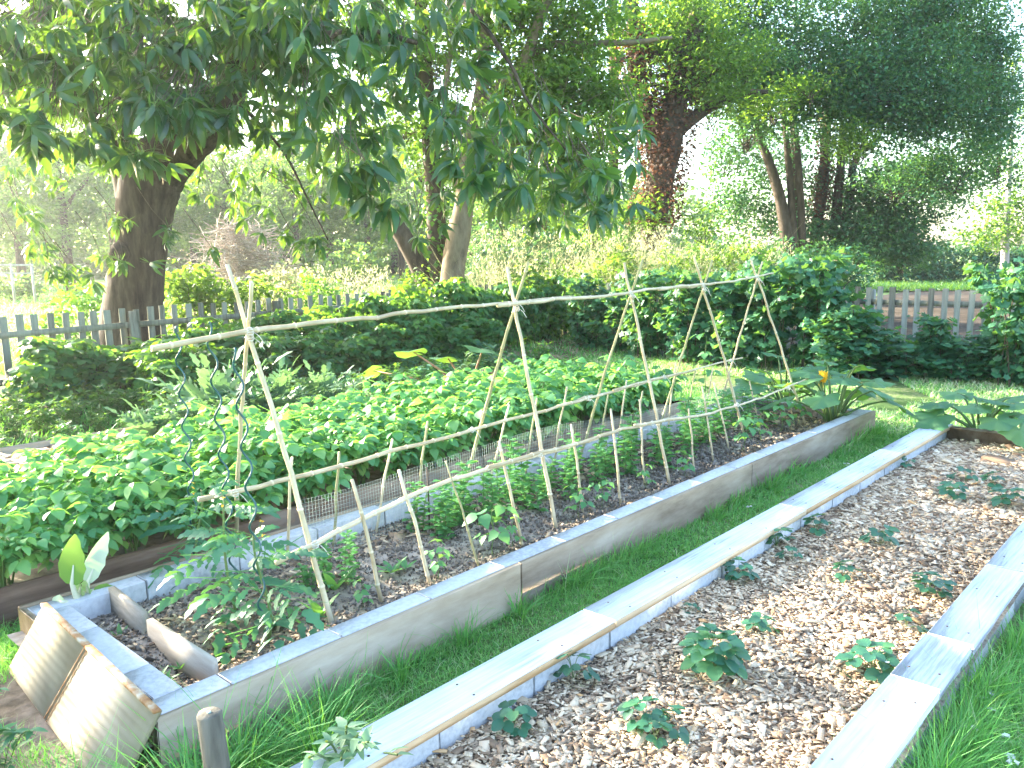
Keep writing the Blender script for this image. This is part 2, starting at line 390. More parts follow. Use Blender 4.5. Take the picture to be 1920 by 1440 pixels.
ZB = .22      # top of the bed walls
def bed_soil(u0, u1, v0, v1, z, mat, name, amp=.012, zf=None):
    b = MB(); b.add(*sheet(u0, u1, v0, v1, z, .03, amp, 5, 8, zf)); return struct(name, b.build(name, mat, smooth=True))
mid_zf = lambda x, y: -.03*np.exp(-((y-2.78)/.12)**2) + .02*np.exp(-((y-3.1)/.12)**2)
bed_soil(.9, 7.4, 2.38, 3.55, .125, M['soil'], 'bed_soil', .012, mid_zf)
bed_soil(.5, 7.35, .64, 1.82, .105, M['chipbase'], 'mulch_soil', .012)
bed_soil(.95, 6.7, 3.97, 5.15, .14, M['soil'], 'potato_soil', .015)
bed_soil(.9, 7.0, 5.7, 6.9, .14, M['soil'], 'weedy_soil', .015)

# ------------------------------------------------------------------ raised beds
def run_boards(b, cuts, v0, v1, z0, z1, gap=.004, bev=.003, dz=.002):
    for a, c in zip(cuts[:-1], cuts[1:]):
        o = U(-dz, dz); w = U(-.003, .003)
        b.box((a+gap/2, v0+w, z0), (c-gap/2, v1+w, z1+o), U(0, 1), bev)
def blocks(root, u0, u1, v0, v1, z0, z1, L=.44, off=0, swap=False):
    x = u0-off
    while x < u1:
        a, c = max(x, u0), min(x+L, u1)
        if c-a > .02:
            b = MB(); p, q = [a+.0015, v0+U(-.002, .002), z0], [c-.0015, v1+U(-.002, .002), z1-U(0, .003)]
            if swap: p[0], p[1], q[0], q[1] = p[1], p[0], q[1], q[0]
            b.box(p, q, U(0, 1), .003); b.build('concrete_block', M['concrete'], root)
        x += L
# mulched bed on the right
rt = thing('raised_bed', 'raised bed of concrete blocks capped with pale grey boards, filled with wood chips', 'raised bed', (3.8, 1.23, 0))
jl = [.3, 1.36] + [at_z(x, y, ZB)[0] for x, y in ((1120, 1152), (1487, 950), (1685, 838))]
jl = [.3, at_z(1120, 1152, ZB)[0], at_z(1487, 950, ZB)[0], at_z(1670, 845, ZB)[0], 7.02]
jr = [.3, at_z(1714, 1278, ZB)[0], at_z(1778, 1198, ZB)[0], at_z(1884, 1065, ZB)[0], 5.0, 7.02]
for lab, cuts, v0, v1, inner in (('cap boards along the grass strip with fresh orange edge', jl, 1.685, 1.84, 1.685), ('grey cap boards on the near right side', jr, .62, .772, .772)):
    for a, c in zip(cuts[:-1], cuts[1:]):
        m = MB(); o = U(-.002, .002); w = U(-.003, .003)
        m.box((a+.004, v0+w, ZB-.030), (c-.004, v1+w, ZB+o), U(.2, .9), .0012)
        cb = m.build('cap_board', M['capwood'], rt)
        if inner < 1.7 and inner > 1:
            e = MB(); e.box((a+.003, v0+w-.0035, ZB-.0295), (c-.003, v0+w-.0005, ZB+o-.003), U(.2, .9)); e.build('sawn_edge', M['edgewood'], cb)
        # nail heads
        for uu in np.arange(a+.12, c-.05, .42):
            for vv in (v0+.035, v1-.035):
                e = MB(); uu2 = uu+U(-.03, .03); vv2 = vv+U(-.008, .008)
                e.tube([(uu2, vv2, ZB+o-.001), (uu2, vv2, ZB+o+.0012)], .0042, 8); e.build('nail_head', M['darkstick'], cb)
blocks(rt, .3, 7.0, 1.70, 1.80, -.02, ZB-.031, .44, .1)
blocks(rt, .3, 7.0, .655, .755, -.02, ZB-.031, .44, .3)
w = MB(); w.box((6.92, .757, -.02), (7.0, 1.698, ZB-.01), .5, .003); w.build('end_plank', M['plank'], rt)

# pea bed in the middle
mt = thing('raised_bed', 'long raised bed of concrete blocks and stained planks holding the bamboo canes', 'raised bed', (4, 2.95, 0))
UE = 7.22
blocks(mt, .98, UE, 2.372, 2.472, -.02, ZB, .44, .2)
blocks(mt, .98, UE, 3.455, 3.555, -.02, ZB-.002, .44, .0)
blocks(mt, 2.474, 3.453, 1.005, 1.105, -.02, ZB, .44, .2, True)
blocks(mt, 2.474, 3.453, UE-.1, UE, -.02, ZB-.003, .33, 0, True)
for k, (a, c) in enumerate(((.955, 2.62), (2.62, 4.9), (4.9, UE+.02))):
    w = MB(); w.box((a+.002, 2.343, -.01), (c-.002, 2.370, ZB-.003), U(.2, .8), .003); w.build('plank', M['plank'], mt)
for a, c in ((.955, 3.3), (3.3, 5.6), (5.6, UE)):
    w = MB(); w.box((a+.002, 3.557, -.01), (c-.002, 3.583, ZB+.004), U(.2, .8), .003); w.build('plank', M['plank'], mt)
w = MB(); w.box((.955, 2.372, -.01), (.98, 3.556, ZB-.001), .4, .003); w.build('plank', M['plank'], mt)

# divider boards
def wedge(pts_top, zt, zb, th, tint):
    """upright board following two plan points"""
    b = MB(); p, q = np.array(pts_top[0]), np.array(pts_top[1])
    b.bar((p[0], p[1], (zt+zb)/2), (q[0], q[1], (zt+zb)/2), th, zt-zb, tint); return b
p0, p1 = at_z(209, 1100, .235), at_z(270, 1148, .235)
o = wedge((p0[:2], (p1[0]-.0, p1[1])), .235, .08, .026, .4).build('divider_board', M['divider']); tag(o, 'short upright divider board beside the chard, the farther of two', 'board')
p0, p1 = at_z(280, 1160, .225), at_z(402, 1238, .225)
o = wedge((p0[:2], p1[:2]), .225, .08, .024, .8).build('divider_board', M['divider']); tag(o, 'upright divider board with shadow stripes reaching towards the front wall of the pea bed', 'board')

# potato bed (brown planks) and the weedy bed behind
pb = thing('raised_bed', 'low brown plank bed overflowing with potato plants behind the canes', 'raised bed', (3.9, 4.5, 0))
for a, c in ((.95, 2.25), (2.25, 4.0), (4.0, 5.4), (5.4, 6.75)):
    w = MB(); w.box((a+.003, 3.90+.02*(a > 2), -.01), (c-.003, 3.945+.02*(a > 2), ZB-.03), U(.2, .9), .004); w.build('plank', M['redplank'], pb)
w = MB(); w.box((.9, 3.88, -.01), (.945, 5.2, ZB-.03), .5, .004); w.build('plank', M['capwood'], pb)
w = MB(); w.box((6.755, 3.9, -.01), (6.8, 5.2, ZB-.03), .4, .004); w.build('plank', M['redplank'], pb)
w = MB(); w.box((.9, 5.205, -.01), (6.8, 5.25, ZB-.03), .4, .004); w.build('plank', M['redplank'], pb)
wb = thing('raised_bed', 'weathered plank bed of silvery weeds in front of the raspberry hedge', 'raised bed', (3.9, 6.3, 0))
for v_ in (5.65, 6.9):
    for a, c in ((.4, 2.9), (2.9, 7.1)):
        w = MB(); w.box((a+.003, v_, -.01), (c-.003, v_+.05, ZB-.02), U(.4, .9), .004); w.build('plank', M['plank'], wb)
w = MB(); w.box((7.105, 5.65, -.01), (7.15, 6.95, ZB-.02), .4, .004); w.build('plank', M['plank'], wb)
o = MB(); o.bar((1.2, 7.35, .05), (3.0, 7.5, .05), .16, .05, .2); tag(o.build('loose_plank', M['redplank']), 'dark loose plank lying in the shade behind the weedy bed', 'plank')

# ------------------------------------------------------------------ cold frame lid leaning on the bed end
lid = thing('cold_frame_lid', 'cream ribbed plastic cover with rusty edges leaning on the end of the pea bed', 'cover', tuple(at_z(150, 1330, .0)))
TL, TR = at_u(82, 1133, .935), at_u(295, 1335, .935)
BL, BR = at_z(14, 1256, .015), at_z(206, 1512, .015)
NRM = np.cross(TR-TL, BL-TL); NRM /= np.linalg.norm(NRM); NRM = NRM if NRM[0] < 0 else -NRM
def lidpt(a, t): return (TL*(1-a)+TR*a)*(1-t) + (BL*(1-a)+BR*a)*t
for (a0, a1, lab) in ((0, .435, None), (.447, 1, None)):
    m = MB(); k = 44; V = []; Q = []
    ts = np.linspace(0, 1, k+1)
    for i, t in enumerate(ts):
        off = .0012*(1 if i % 4 in (1, 2) else 0)
        for a in (a0, a1):
            V += [lidpt(a, t)+NRM*off, lidpt(a, t)-NRM*.016]
    for i in range(k):
        o = 4*i
        Q += [[o, o+2, o+6, o+4], [o+1, o+5, o+7, o+3], [o, o+4, o+5, o+1], [o+2, o+3, o+7, o+6]]
    Q += [[0, 1, 3, 2], [4*k, 4*k+2, 4*k+3, 4*k+1]]
    m.add(V, Q, .5); pn = m.build('panel', M['lid'], lid)
    f = MB(); f.bar(lidpt(a0, -.004)+NRM*.001, lidpt(a1, -.004)+NRM*.001, .010, .022, .5, up=NRM); f.build('rusty_edge', M['rust'], pn)
    f = MB(); sd_ = a1-.006 if a0 == 0 else a0+.006
    f.bar(lidpt(sd_, .02)+NRM*.0022, lidpt(sd_, .99)+NRM*.0022, .0035, .002, .7, up=NRM); f.build('rusty_edge', M['rust'], pn)

# ------------------------------------------------------------------ post
pc = at_z(392, 1336, .36)
b = MB(); b.tube([pc+np.array([.012, -.03, -.42]), pc+np.array([.006, -.015, -.2]), pc+np.array([0, 0, -.006]), pc], [.037, .036, .034, .031], 14, wob=.02)
po = tag(b.build('wooden_post', M['post'], smooth=False), 'short grey weathered round post standing in the near grass', 'post')
b = MB(); b.tube([pc+np.array([0, 0, -.001]), pc+np.array([0, 0, .003])], .006, 8); b.build('nail_head', M['wire'], po)

# ------------------------------------------------------------------ bamboo canes
def mkcane(name, label, P, r0, r1, mat='cane', group=None, nodestep=.24, ties=(), knob=1.22):
    P = [np.asarray(p, float) for p in P]
    seg = np.array([np.linalg.norm(b-a) for a, b in zip(P[:-1], P[1:])]); S = np.concatenate([[0], np.cumsum(seg)]); L = S[-1]
    n = max(6, int(L/.09)); s = np.linspace(0, L, n)
    pts = np.stack([np.interp(s, S, [p[k] for p in P]) for k in range(3)], -1)
    jit = R.normal(0, .0022, pts.shape); jit[0] = jit[-1] = 0; pts = pts+jit
    ss, kk = list(s), [1.0]*n; x = U(.06, nodestep)
    while x < L-.03:
        ss += [x-.007, x-.0025, x+.0025, x+.007]; kk += [.98, knob, knob, .98]; x += nodestep*U(.8, 1.2)
    ss = np.array(ss); kk = np.array(kk); o_ = np.argsort(ss); ss, kk = ss[o_], kk[o_]; keep = np.concatenate([[True], np.diff(ss) > 1e-4]); ss, kk = ss[keep], kk[keep]
    P3 = np.stack([np.interp(ss, s, pts[:, k]) for k in range(3)], -1)
    b = MB(); t0 = U(.1, .7); b.tube(P3, (r0+(r1-r0)*ss/L)*kk, 8, t0)
    b.T[0] = np.clip(np.concatenate([np.repeat(t0+(kk > 1.05)*.6, 8), [t0, t0]]), 0, 1)
    o = b.build(name, M[mat], smooth=True); tag(o, label, 'cane', group)
    for tpt in ties:
        tb = MB(); tpt = np.asarray(tpt)
        th = np.linspace(0, 2*np.pi*5, 61); e1 = np.array([1., 0, 0]); e2 = np.array([0, .3, .95]); e3 = np.cross(e1, e2)
        ph = np.sin(th*.2)*1.2
        loop = tpt+.0165*(np.cos(th)[:, None]*e1+np.sin(th)[:, None]*(np.cos(ph)[:, None]*e2+np.sin(ph)[:, None]*e3))*(1+.1*np.sin(th*.7))[:, None]
        tb.tube(np.vstack([loop, tpt+[.03, -.02, -.02], tpt+[.045, -.03, -.05]]), .0021, 4, .5)
        tb.build('string_tie', M['string'], o)
    return o
def extend(base, cross, tip_px):
    d = cross-base; best = None
    for t in np.linspace(1.02, 2.2, 200):
        x, y = proj(base+d*t); e = (y-tip_px[1])**2+.2*(x-tip_px[0])**2
        if best is None or e < best[0]: best = (e, t)
    return base+d*best[1]
SZ = .115
frames = [  # front base, front tip, back base, back tip, crossing
    ((627, 1172), (415, 497), (440, 1008), (475, 530), (465, 628)),
    ((1046, 990), (946, 500), (864, 875), (993, 493), (966, 575)),
    ((1258, 907), (1168, 493), (1085, 812), (1207, 487), (1183, 552)),
    ((1399, 818), (1302, 482), (1232, 745), (1345, 488), (1318, 540)),
    ((1512, 792), (1409, 489), (1345, 730), (1432, 490), (1420, 522))]
for k, (fb, ft, bb, bt, cr) in enumerate(frames):
    B = at_z(*fb, SZ); C = at_v(cr[0], cr[1], 3.0)
    tip = extend(B, C, ft)
    w_ = ORD[k]
    mid = (B*.5+tip*.5)+np.array([U(-.012, .012), 0, U(-.01, .01)])
    mkcane('bamboo_cane', f'tall pale front bamboo cane of the {w_} crossed pair from the left', [B-np.array([0, 0, .05]), mid, tip], .0125-.0008*k, .0085, 'cane', 'tall crossed canes', .27, ties=[C+np.array([0, -.012, -.01])])
    B2 = at_z(*bb, SZ) if bb[1] > 0 else None
    r = ray(*bb); B2 = EYE + r*((SZ-H)/r[2])
    B2[1] = np.clip(B2[1], 3.3, 3.44) if k else B2[1]
    B2 = at_v(bb[0], bb[1], B2[1]) ; B2[2] = min(B2[2], .2)
    C2 = at_v(cr[0], cr[1], 3.022); tip2 = extend(B2, C2, bt)
    mid = (B2*.5+tip2*.5)+np.array([U(-.012, .012), 0, U(-.01, .01)])
    mkcane('bamboo_cane', f'tall back bamboo cane of the {w_} crossed pair from the left', [B2-np.array([0, 0, .06]), mid, tip2], .0115-.0006*k, .0075, 'greencane' if k in (1, 2, 3) else 'cane', 'tall crossed canes', .25)
def rail(label, px, v, r0, r1, ties=()):
    P = [at_v(x, y, v) for x, y in px]
    return mkcane('bamboo_cane', label, P, r0, r1, 'cane', 'long horizontal rail canes', .19, ties=[at_v(x, y, v-.004) for x, y in ties])
rail('longest top rail cane, its thick cut end sticking out past the left crossed pair', [(285, 654), (400, 632), (470, 620), (600, 605), (720, 592), (840, 577), (960, 567), (1068, 556)], 3.0-.024, .0115, .0075, [(468, 622), (966, 568)])
rail('middle top rail cane tied over the second and third crossed pairs', [(933, 573), (1000, 566), (1065, 559), (1120, 557), (1182, 548), (1240, 540), (1300, 538), (1335, 533)], 2.968, .011, .0075, [(1182, 550)])
rail('thin top rail cane running over the last two crossed pairs to the far right end', [(1235, 543), (1275, 537), (1318, 534), (1370, 528), (1415, 519), (1450, 512)], 2.962, .0105, .0065, [(1318, 535), (1418, 519)])
rail('left rail cane tied low along the back canes, cut end among potato leaves', [(372, 937), (440, 922), (556, 895), (650, 871), (750, 842), (850, 817), (930, 793), (1020, 771), (1110, 742)], 3.24, .012, .009, [(440, 925), (884, 806)])
rail('middle rail cane tied low along the back canes', [(1046, 762), (1100, 748), (1180, 726), (1240, 709), (1300, 695)], 3.235, .0105, .008, [(1104, 748)])
rail('right thin rail cane low along the back canes ending near the courgettes', [(1150, 732), (1240, 707), (1300, 694), (1360, 677), (1392, 671)], 3.228, .009, .0065, [(1245, 707), (1370, 676)])
rail('left lower rail cane along the front canes with pale cut end over the soil', [(517, 1056), (590, 1020), (680, 972), (770, 930), (850, 898), (950, 868), (1040, 845), (1120, 822)], 2.74, .0115, .009, [(590, 1021), (1012, 853)])
rail('middle lower rail cane along the front canes', [(915, 876), (1010, 850), (1100, 826), (1160, 807), (1240, 790), (1330, 777)], 2.735, .0105, .008, [(1222, 794)])
rail('right lower rail cane along the front canes rising to the courgette leaves', [(1190, 797), (1240, 789), (1320, 778), (1400, 755), (1450, 737), (1515, 710)], 2.73, .0095, .0065, [(1382, 759), (1478, 727)])

front = [((660, 899), (720, 1131)), ((748, 881), (811, 1094)), ((836, 864), (902, 1058)), ((936, 827), (981, 1022)), ((1071, 795), (1094, 952)), ((1145, 766), (1166, 943)), ((1199, 748), (1209, 904)), ((1291, 766), (1304, 886)), ((1316, 724), (1339, 861)), ((1338, 716), (1369, 843)), ((1405, 715), (1423, 790)), ((1441, 722), (1458, 790)), ((1477, 716), (1487, 782))]
back = [((548, 857), (537, 1036)), ((636, 847), (623, 1026)), ((736, 823), (700, 997)), ((802, 790), (778, 940)), ((955, 758), (915, 905)), ((1007, 747), (985, 868)), ((1063, 725), (1037, 850)), ((1140, 740), (1123, 822)), ((1175, 713), (1158, 808)), ((1205, 733), (1193, 796)), ((1267, 680), (1252, 781)), ((1305, 690), (1286, 772)), ((1337, 688), (1320, 762))]
for k, (t, bt) in enumerate(front):
    B = at_z(*bt, SZ+.005); T_ = at_v(*t, B[1]+.1)
    thin = k in (2,)
    mkcane('bamboo_stake', f'short bamboo stake, {ORD[k]} from the left in the front row beside the front wall', [B-np.array([0, 0, .05]), (B+T_)/2+np.array([U(-.006, .006), 0, 0]), T_], .006 if thin else .0095-.0003*k, .004 if thin else .0075-.0002*k, 'cane' if not thin else 'greencane', 'short stakes of the pea bed', .17)
for k, (t, bt) in enumerate(back):
    B = at_z(*bt, SZ+.005); v = float(np.clip(B[1], 3.2, 3.43)); B = at_v(*bt, v); B[2] = max(.09, min(B[2], .2)); T_ = at_v(*t, v-.08)
    mkcane('bamboo_stake', f'short bamboo stake, {ORD[k]} from the left in the back row beside the potato bed', [B-np.array([0, 0, .06]), (B+T_)/2+np.array([U(-.006, .006), 0, 0]), T_], .0085-.0002*k, .006, 'greencane' if k % 2 else 'cane', 'short stakes of the pea bed', .17)
for (t, bt, lb) in (((801, 876), (806, 1001), 'thin dark stick standing among the first dense peas'), ((1187, 776), (1181, 873), 'thin dark stick standing in the middle of the dense pea row')):
    B = at_z(*bt, SZ); T_ = at_v(*t, B[1])
    b = MB(); b.tube([B-np.array([0, 0, .04]), (B+T_)/2+.004, T_], [.005, .0045, .004], 6); tag(b.build('stick', M['darkstick'], smooth=True), lb, 'stick')

# spiral tomato rods
for k, (t, bt, am, lb) in enumerate((((331, 612), (372, 1068), .017, 'green spiral rod at the left under the rail end'), ((392, 603), (446, 1135), .017, 'green spiral rod between the other two spirals'), ((440, 652), (500, 1212), .016, 'green spiral rod winding round the left crossed canes'))):
    B = at_z(*bt, SZ); T_ = at_v(*t, B[1]+.0)
    d = T_-B; L = np.linalg.norm(d); d /= L
    e1 = np.array([SA, -CA, 0]); e1 -= d*e1.dot(d); e1 /= np.linalg.norm(e1); e2 = np.cross(d, e1)
    s = np.linspace(0, L, 150); ph = s/.155*2*np.pi + k*1.3
    a_ = am*np.clip((L-s)/.12, 0, 1)**.5
    P = B + s[:, None]*d + (a_*np.cos(ph))[:, None]*e1 + (a_*np.sin(ph))[:, None]*e2*.8
    b = MB(); b.tube(P, .0045, 6); tag(b.build('spiral_stake', M['rod'], smooth=True), lb, 'plant support', 'spiral tomato rods')

# wire netting behind the peas
net = MB(); nv = 3.30; u0, u1 = at_v(566, 1000, nv)[0], 6.6
def ntop(u): return .36 + .03*math.sin(u*2.1) - .012*(u-2)
us = np.arange(u0, u1, .018)
for u in us:
    vv = nv + .03*math.sin(u*1.7) + .012*math.sin(u*5)
    net.bar((u, vv, .1), (u+.006*math.sin(u*9), vv+.015, ntop(u)+.12), .00075, .00075, .5, up=(0, 1, 0))
for k in range(20):
    P = [(u, nv+.03*math.sin(u*1.7)+.012*math.sin(u*5)+.015*k/19, .11+(ntop(u)+.01)*k/19) for u in np.arange(u0, u1+.01, .11)]
    for p, q in zip(P[:-1], P[1:]): net.bar(p, q, .00075, .00075, .5)
tag(net.build('wire_netting', M['wire']), 'fine wire netting standing behind the young pea plants', 'netting')

# ------------------------------------------------------------------ picket fences
def fence(label, pts, drop):
    (ua, va, ha), (ub, vb, hb) = pts
    L = math.hypot(ub-ua, vb-va); dx, dy = (ub-ua)/L, (vb-va)/L
    root = thing('picket_fence', label, 'fence', ((ua+ub)/2, (va+vb)/2, 0))
    for z in (.28, .80):
        for x in np.arange(0, L-.1, 2.0):
            x2 = min(x+1.99, L)
            h0 = ha+(hb-ha)*x/L-1; h1 = ha+(hb-ha)*x2/L-1
            rails = MB(); rails.bar((ua+dx*x-dy*drop*.03, va+dy*x+dx*drop*.03, z+h0), (ua+dx*x2-dy*drop*.03, va+dy*x2+dx*drop*.03, z+h1), .032, .07, U(0, 1)); rails.build('rail', M['picket'], root)
    for x in np.arange(.1, L, 1.98):
        h = ha+(hb-ha)*x/L
        ps = MB(); ps.bar((ua+dx*x-dy*drop*.09, va+dy*x+dx*drop*.09, -.05), (ua+dx*x-dy*drop*.09, va+dy*x+dx*drop*.09, h-.03), .085, .085, U(0, 1), up=(dx, dy, 0)); ps.build('post', M['picket'], root)
    x = .05
    while x < L-.05:
        h = ha+(hb-ha)*x/L + U(-.02, .02); tl = U(-.012, .012)
        m = MB(); p = np.array([ua+dx*x, va+dy*x, .03]); q = np.array([ua+dx*(x+tl), va+dy*(x+tl), h])
        v, qd = BOX((.078*U(.9, 1.08), .018, 1), .002)
        Mx = np.array([[dx, dy, 0], [-dy, dx, 0], [q[0]-p[0], q[1]-p[1], q[2]-p[2]]])
        m.add(v @ Mx + (p+q)/2, qd, U(0, 1)); m.build('picket', M['picket'], root)
        x += .165*U(.92, 1.08)
    return root
fence('weathered grey picket fence behind the raspberry hedge, below the big tree', ((2.2, 10.2, .98), (12.0, 10.2, 1.08)), -1)
fence('weathered grey picket fence on the right in front of the bare field', ((12.0, 10.1, 1.06), (12.0, .2, 1.05)), 1)

M['shadesoil'] = soilmat('shade-dark soil', (.04, .06, .025), (.09, .10, .05), (.17, .14, .10), 12)  # ground colour made dark to stand in for shade
# ------------------------------------------------------------------ ground cover: chips, crumbs, grass
def chipt(): 
    v, q = BOX((1, 1, 1), 0); return v, q
def scatter_chips(name, label, rects, dens, size, mat, cat, zf, tl=(0, 1), flat=.24, aspect=(.22, .6)):
    b = MB()
    for (u0, u1, v0, v1) in rects:
        n = int((u1-u0)*(v1-v0)*dens); P = np.stack([U(u0, u1, n), U(v0, v1, n), np.zeros(n)], -1)
        px, py = proj(P); keep = (px > -80) & (px < 2000) & (py < 1520) & (depth(P) > .5); P = P[keep]; n = len(P)
        d = depth(P)
        s = np.exp(R.normal(math.log(size), .42, n))*np.clip(d/3.4, 1, 1.7); 
        P[:, 2] = zf(P[:, 0], P[:, 1]) + U(0, 1, n)**1.5*.018
        b.stamp(chipt(), rotm(U(0, 6.28, n), R.normal(0, flat, n), R.normal(0, flat, n), np.stack([s*U(*aspect, n), s, s*U(.05, .13, n)], -1)), P, np.clip(U(tl[0], tl[1], n), 0, 1))
    o = b.build(name, M[mat], origin=(0, 0, 0)); tag(o, label, cat, kind='stuff'); return o
zc = lambda x, y: .110 + .012*(vnoise(x, y, 5, 8) + .6*vnoise(x, y, 15.5, 9))
scatter_chips('wood_chips', 'pale wood chips covering the strawberry bed', [(.5, 3.0, .765, 1.69), (3.0, 6.9, .765, 1.69)], 11500, .019, 'chip', 'wood chips', zc)
zs = lambda x, y: .122 + .012*(vnoise(x, y, 5, 8) + .6*vnoise(x, y, 15.5, 9)) + mid_zf(x, y)
scatter_chips('soil_litter', 'chips and bark scattered on the soil of the pea bed', [(1.0, 1.9, 2.5, 3.4), (1.9, 6.2, 2.5, 2.62), (1.9, 7.0, 3.1, 3.42), (6.0, 7.1, 2.5, 3.1)], 1500, .024, 'chip', 'wood chips', zs, (0, .7))
scatter_chips('soil_crumbs', 'soil crumbs in the pea bed', [(1.0, 7.1, 2.48, 3.45)], 4500, .010, 'clod', 'soil', zs, (0, 1), .8, (.6, 1))
scatter_chips('bed_mulch', 'chips scattered between plants of the weedy bed', [(1.0, 4.2, 5.75, 6.9)], 900, .03, 'chip', 'wood chips', lambda x, y: .15+0*x, (.1, .9))
scatter_chips('mulch_patch', 'brown mulch strip in front of the raspberry hedge', [(8.0, 11.6, 7.4, 9.4)], 700, .05, 'chip', 'wood chips', lambda x, y: .02+0*x, (0, .45))
gm = MB(); gm.add(*sheet(7.6, 11.8, 7.3, 9.5, .03, .1, .02, 3, 5)); struct('mulch_soil', gm.build('mulch_soil', M['chipbase'], smooth=True))
gm = MB(); gm.add(*sheet(-.9, .95, 2.2, 3.5, .008, .05, .006, 4, 6)); struct('bare_soil', gm.build('bare_soil', M['dirt'], smooth=True))
gm = MB(); gm.add(*sheet(-2, 7.5, 7.05, 10.15, .012, .1, .01, 3, 12)); struct('bare_soil', gm.build('bare_soil', M['shadesoil'], smooth=True))  # dark sheet: hedge shade and dark weeds put into its colour
gm = MB(); gm.add(*sheet(11.1, 11.9, -1, 9, .02, .1, .02, 3, 7)); struct('bare_soil', gm.build('bare_soil', M['dirt'], smooth=True))

def blade_t(rows=3, bend=.55):
    t = np.linspace(0, 1, rows+1); w = .5*(1-t**1.6)+.03
    v = []; 
    for i in range(rows+1): v += [(-w[i], bend*t[i]**2, t[i]*(1-.25*t[i]*bend)), (w[i], bend*t[i]**2, t[i]*(1-.25*t[i]*bend))]
    q = [[2*i, 2*i+1, 2*i+3, 2*i+2] for i in range(rows)]
    return np.array(v), np.array(q)
BL = [blade_t(2, .35), blade_t(2, .8), blade_t(3, 1.2)]
def blades(b, P, h, w, tint, bend=1):
    n = len(P)
    k = R.integers(0, 3, n)
    for i in range(3):
        m = k == i
        if m.sum(): b.stamp(BL[i], rotm(U(0, 6.28, m.sum()), R.normal(0, .3, m.sum()), R.normal(0, .34, m.sum()), np.stack([w[m], h[m]*bend, h[m]], -1)), P[m], tint[m])
gr = MB()
def grass(u0, u1, v0, v1, dens, hh, ww=.0032, hk=None, tl=(.1, .8), mask=None):
    n = int((u1-u0)*(v1-v0)*dens); P = np.stack([U(u0, u1, n), U(v0, v1, n), np.full(n, .004)], -1)
    px, py = proj(P); keep = (px > -60) & (px < 1980) & (py < 1560) & (depth(P) > .5)
    if mask is not None: keep &= mask(P[:, 0], P[:, 1])
    P = P[keep]; n = len(P)
    if not n: return
    cl = vnoise(P[:, 0], P[:, 1], 4, 3)*.5+.5
    h = hh*np.exp(R.normal(0, .3, n))*(.6+.8*cl)
    if hk is not None: h = h*hk(P[:, 0], P[:, 1])
    d = depth(P)
    w = ww*U(.7, 1.3, n)*np.clip(d/3.2, .9, 3)
    t = np.clip(U(tl[0], tl[1], n)+.2*(cl-.5), 0, .84 if tl[1] < 1.2 else 1); t[R.random(n) < .05+.10*(vnoise(P[:, 0], P[:, 1], 6, 77) > .25)] = .97
    blades(gr, P, h, w, t)
edge1 = lambda u, v: (.7+.5*vnoise(u, v, 9, 31))+(1.6+1.8*vnoise(u, v*0, 5, 32))*np.exp(-((v-2.33)/.05)**2)+.5*np.exp(-((v-1.85)/.04)**2)
grass(.2, 3.4, 1.85, 2.34, 17000, .034, hk=edge1, tl=(.1, .95))
grass(3.4, 7.4, 1.85, 2.34, 10000, .034, .0036, hk=edge1, tl=(.15, 1))
pm = lambda u, v: (vnoise(u, v, 5, 21) > -.05) | (v < 2.0)
grass(-1.2, .95, 1.6, 4.4, 4500, .05, mask=lambda u, v: ((vnoise(u, v, 7, 21) > .05) | (v > 3.4) | (v < 2.3)))
grass(-1.2, .4, .3, 1.65, 6000, .045)
grass(-.6, .98, 1.65, 2.3, 12000, .05)
grass(-1, 1.2, 3.4, 6.8, 3000, .06, tl=(.3, 1))
grass(.9, 7.4, 3.585, 3.9, 9000, .05, hk=lambda u, v: 1+.6*np.exp(-((v-3.6)/.05)**2))
grass(1.2, 3.2, -.3, .61, 15000, .045, hk=lambda u, v: 1+2.2*np.exp(-((v-.6)/.06)**2), tl=(.15, .9))
grass(3.2, 7, -.6, .61, 8000, .045, .004, hk=lambda u, v: 1+1.5*np.exp(-((v-.6)/.06)**2))
grass(7.2, 11.6, -1, 7.5, 2000, .045, .0045, tl=(.55, 1.35), mask=lambda u, v: (vnoise(u, v, 2.2, 5) > -.25-.1*(u < 9)))
grass(6.8, 8, 3.5, 7, 2500, .05, .004, tl=(.3, 1))
grass(1, 7, 5.15, 5.65, 2500, .06)
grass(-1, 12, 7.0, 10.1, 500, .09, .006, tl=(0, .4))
tag(gr.build('grass', M['grass'], origin=(0, 0, 0)), 'mown green grass between and around the raised beds', 'grass', kind='stuff')

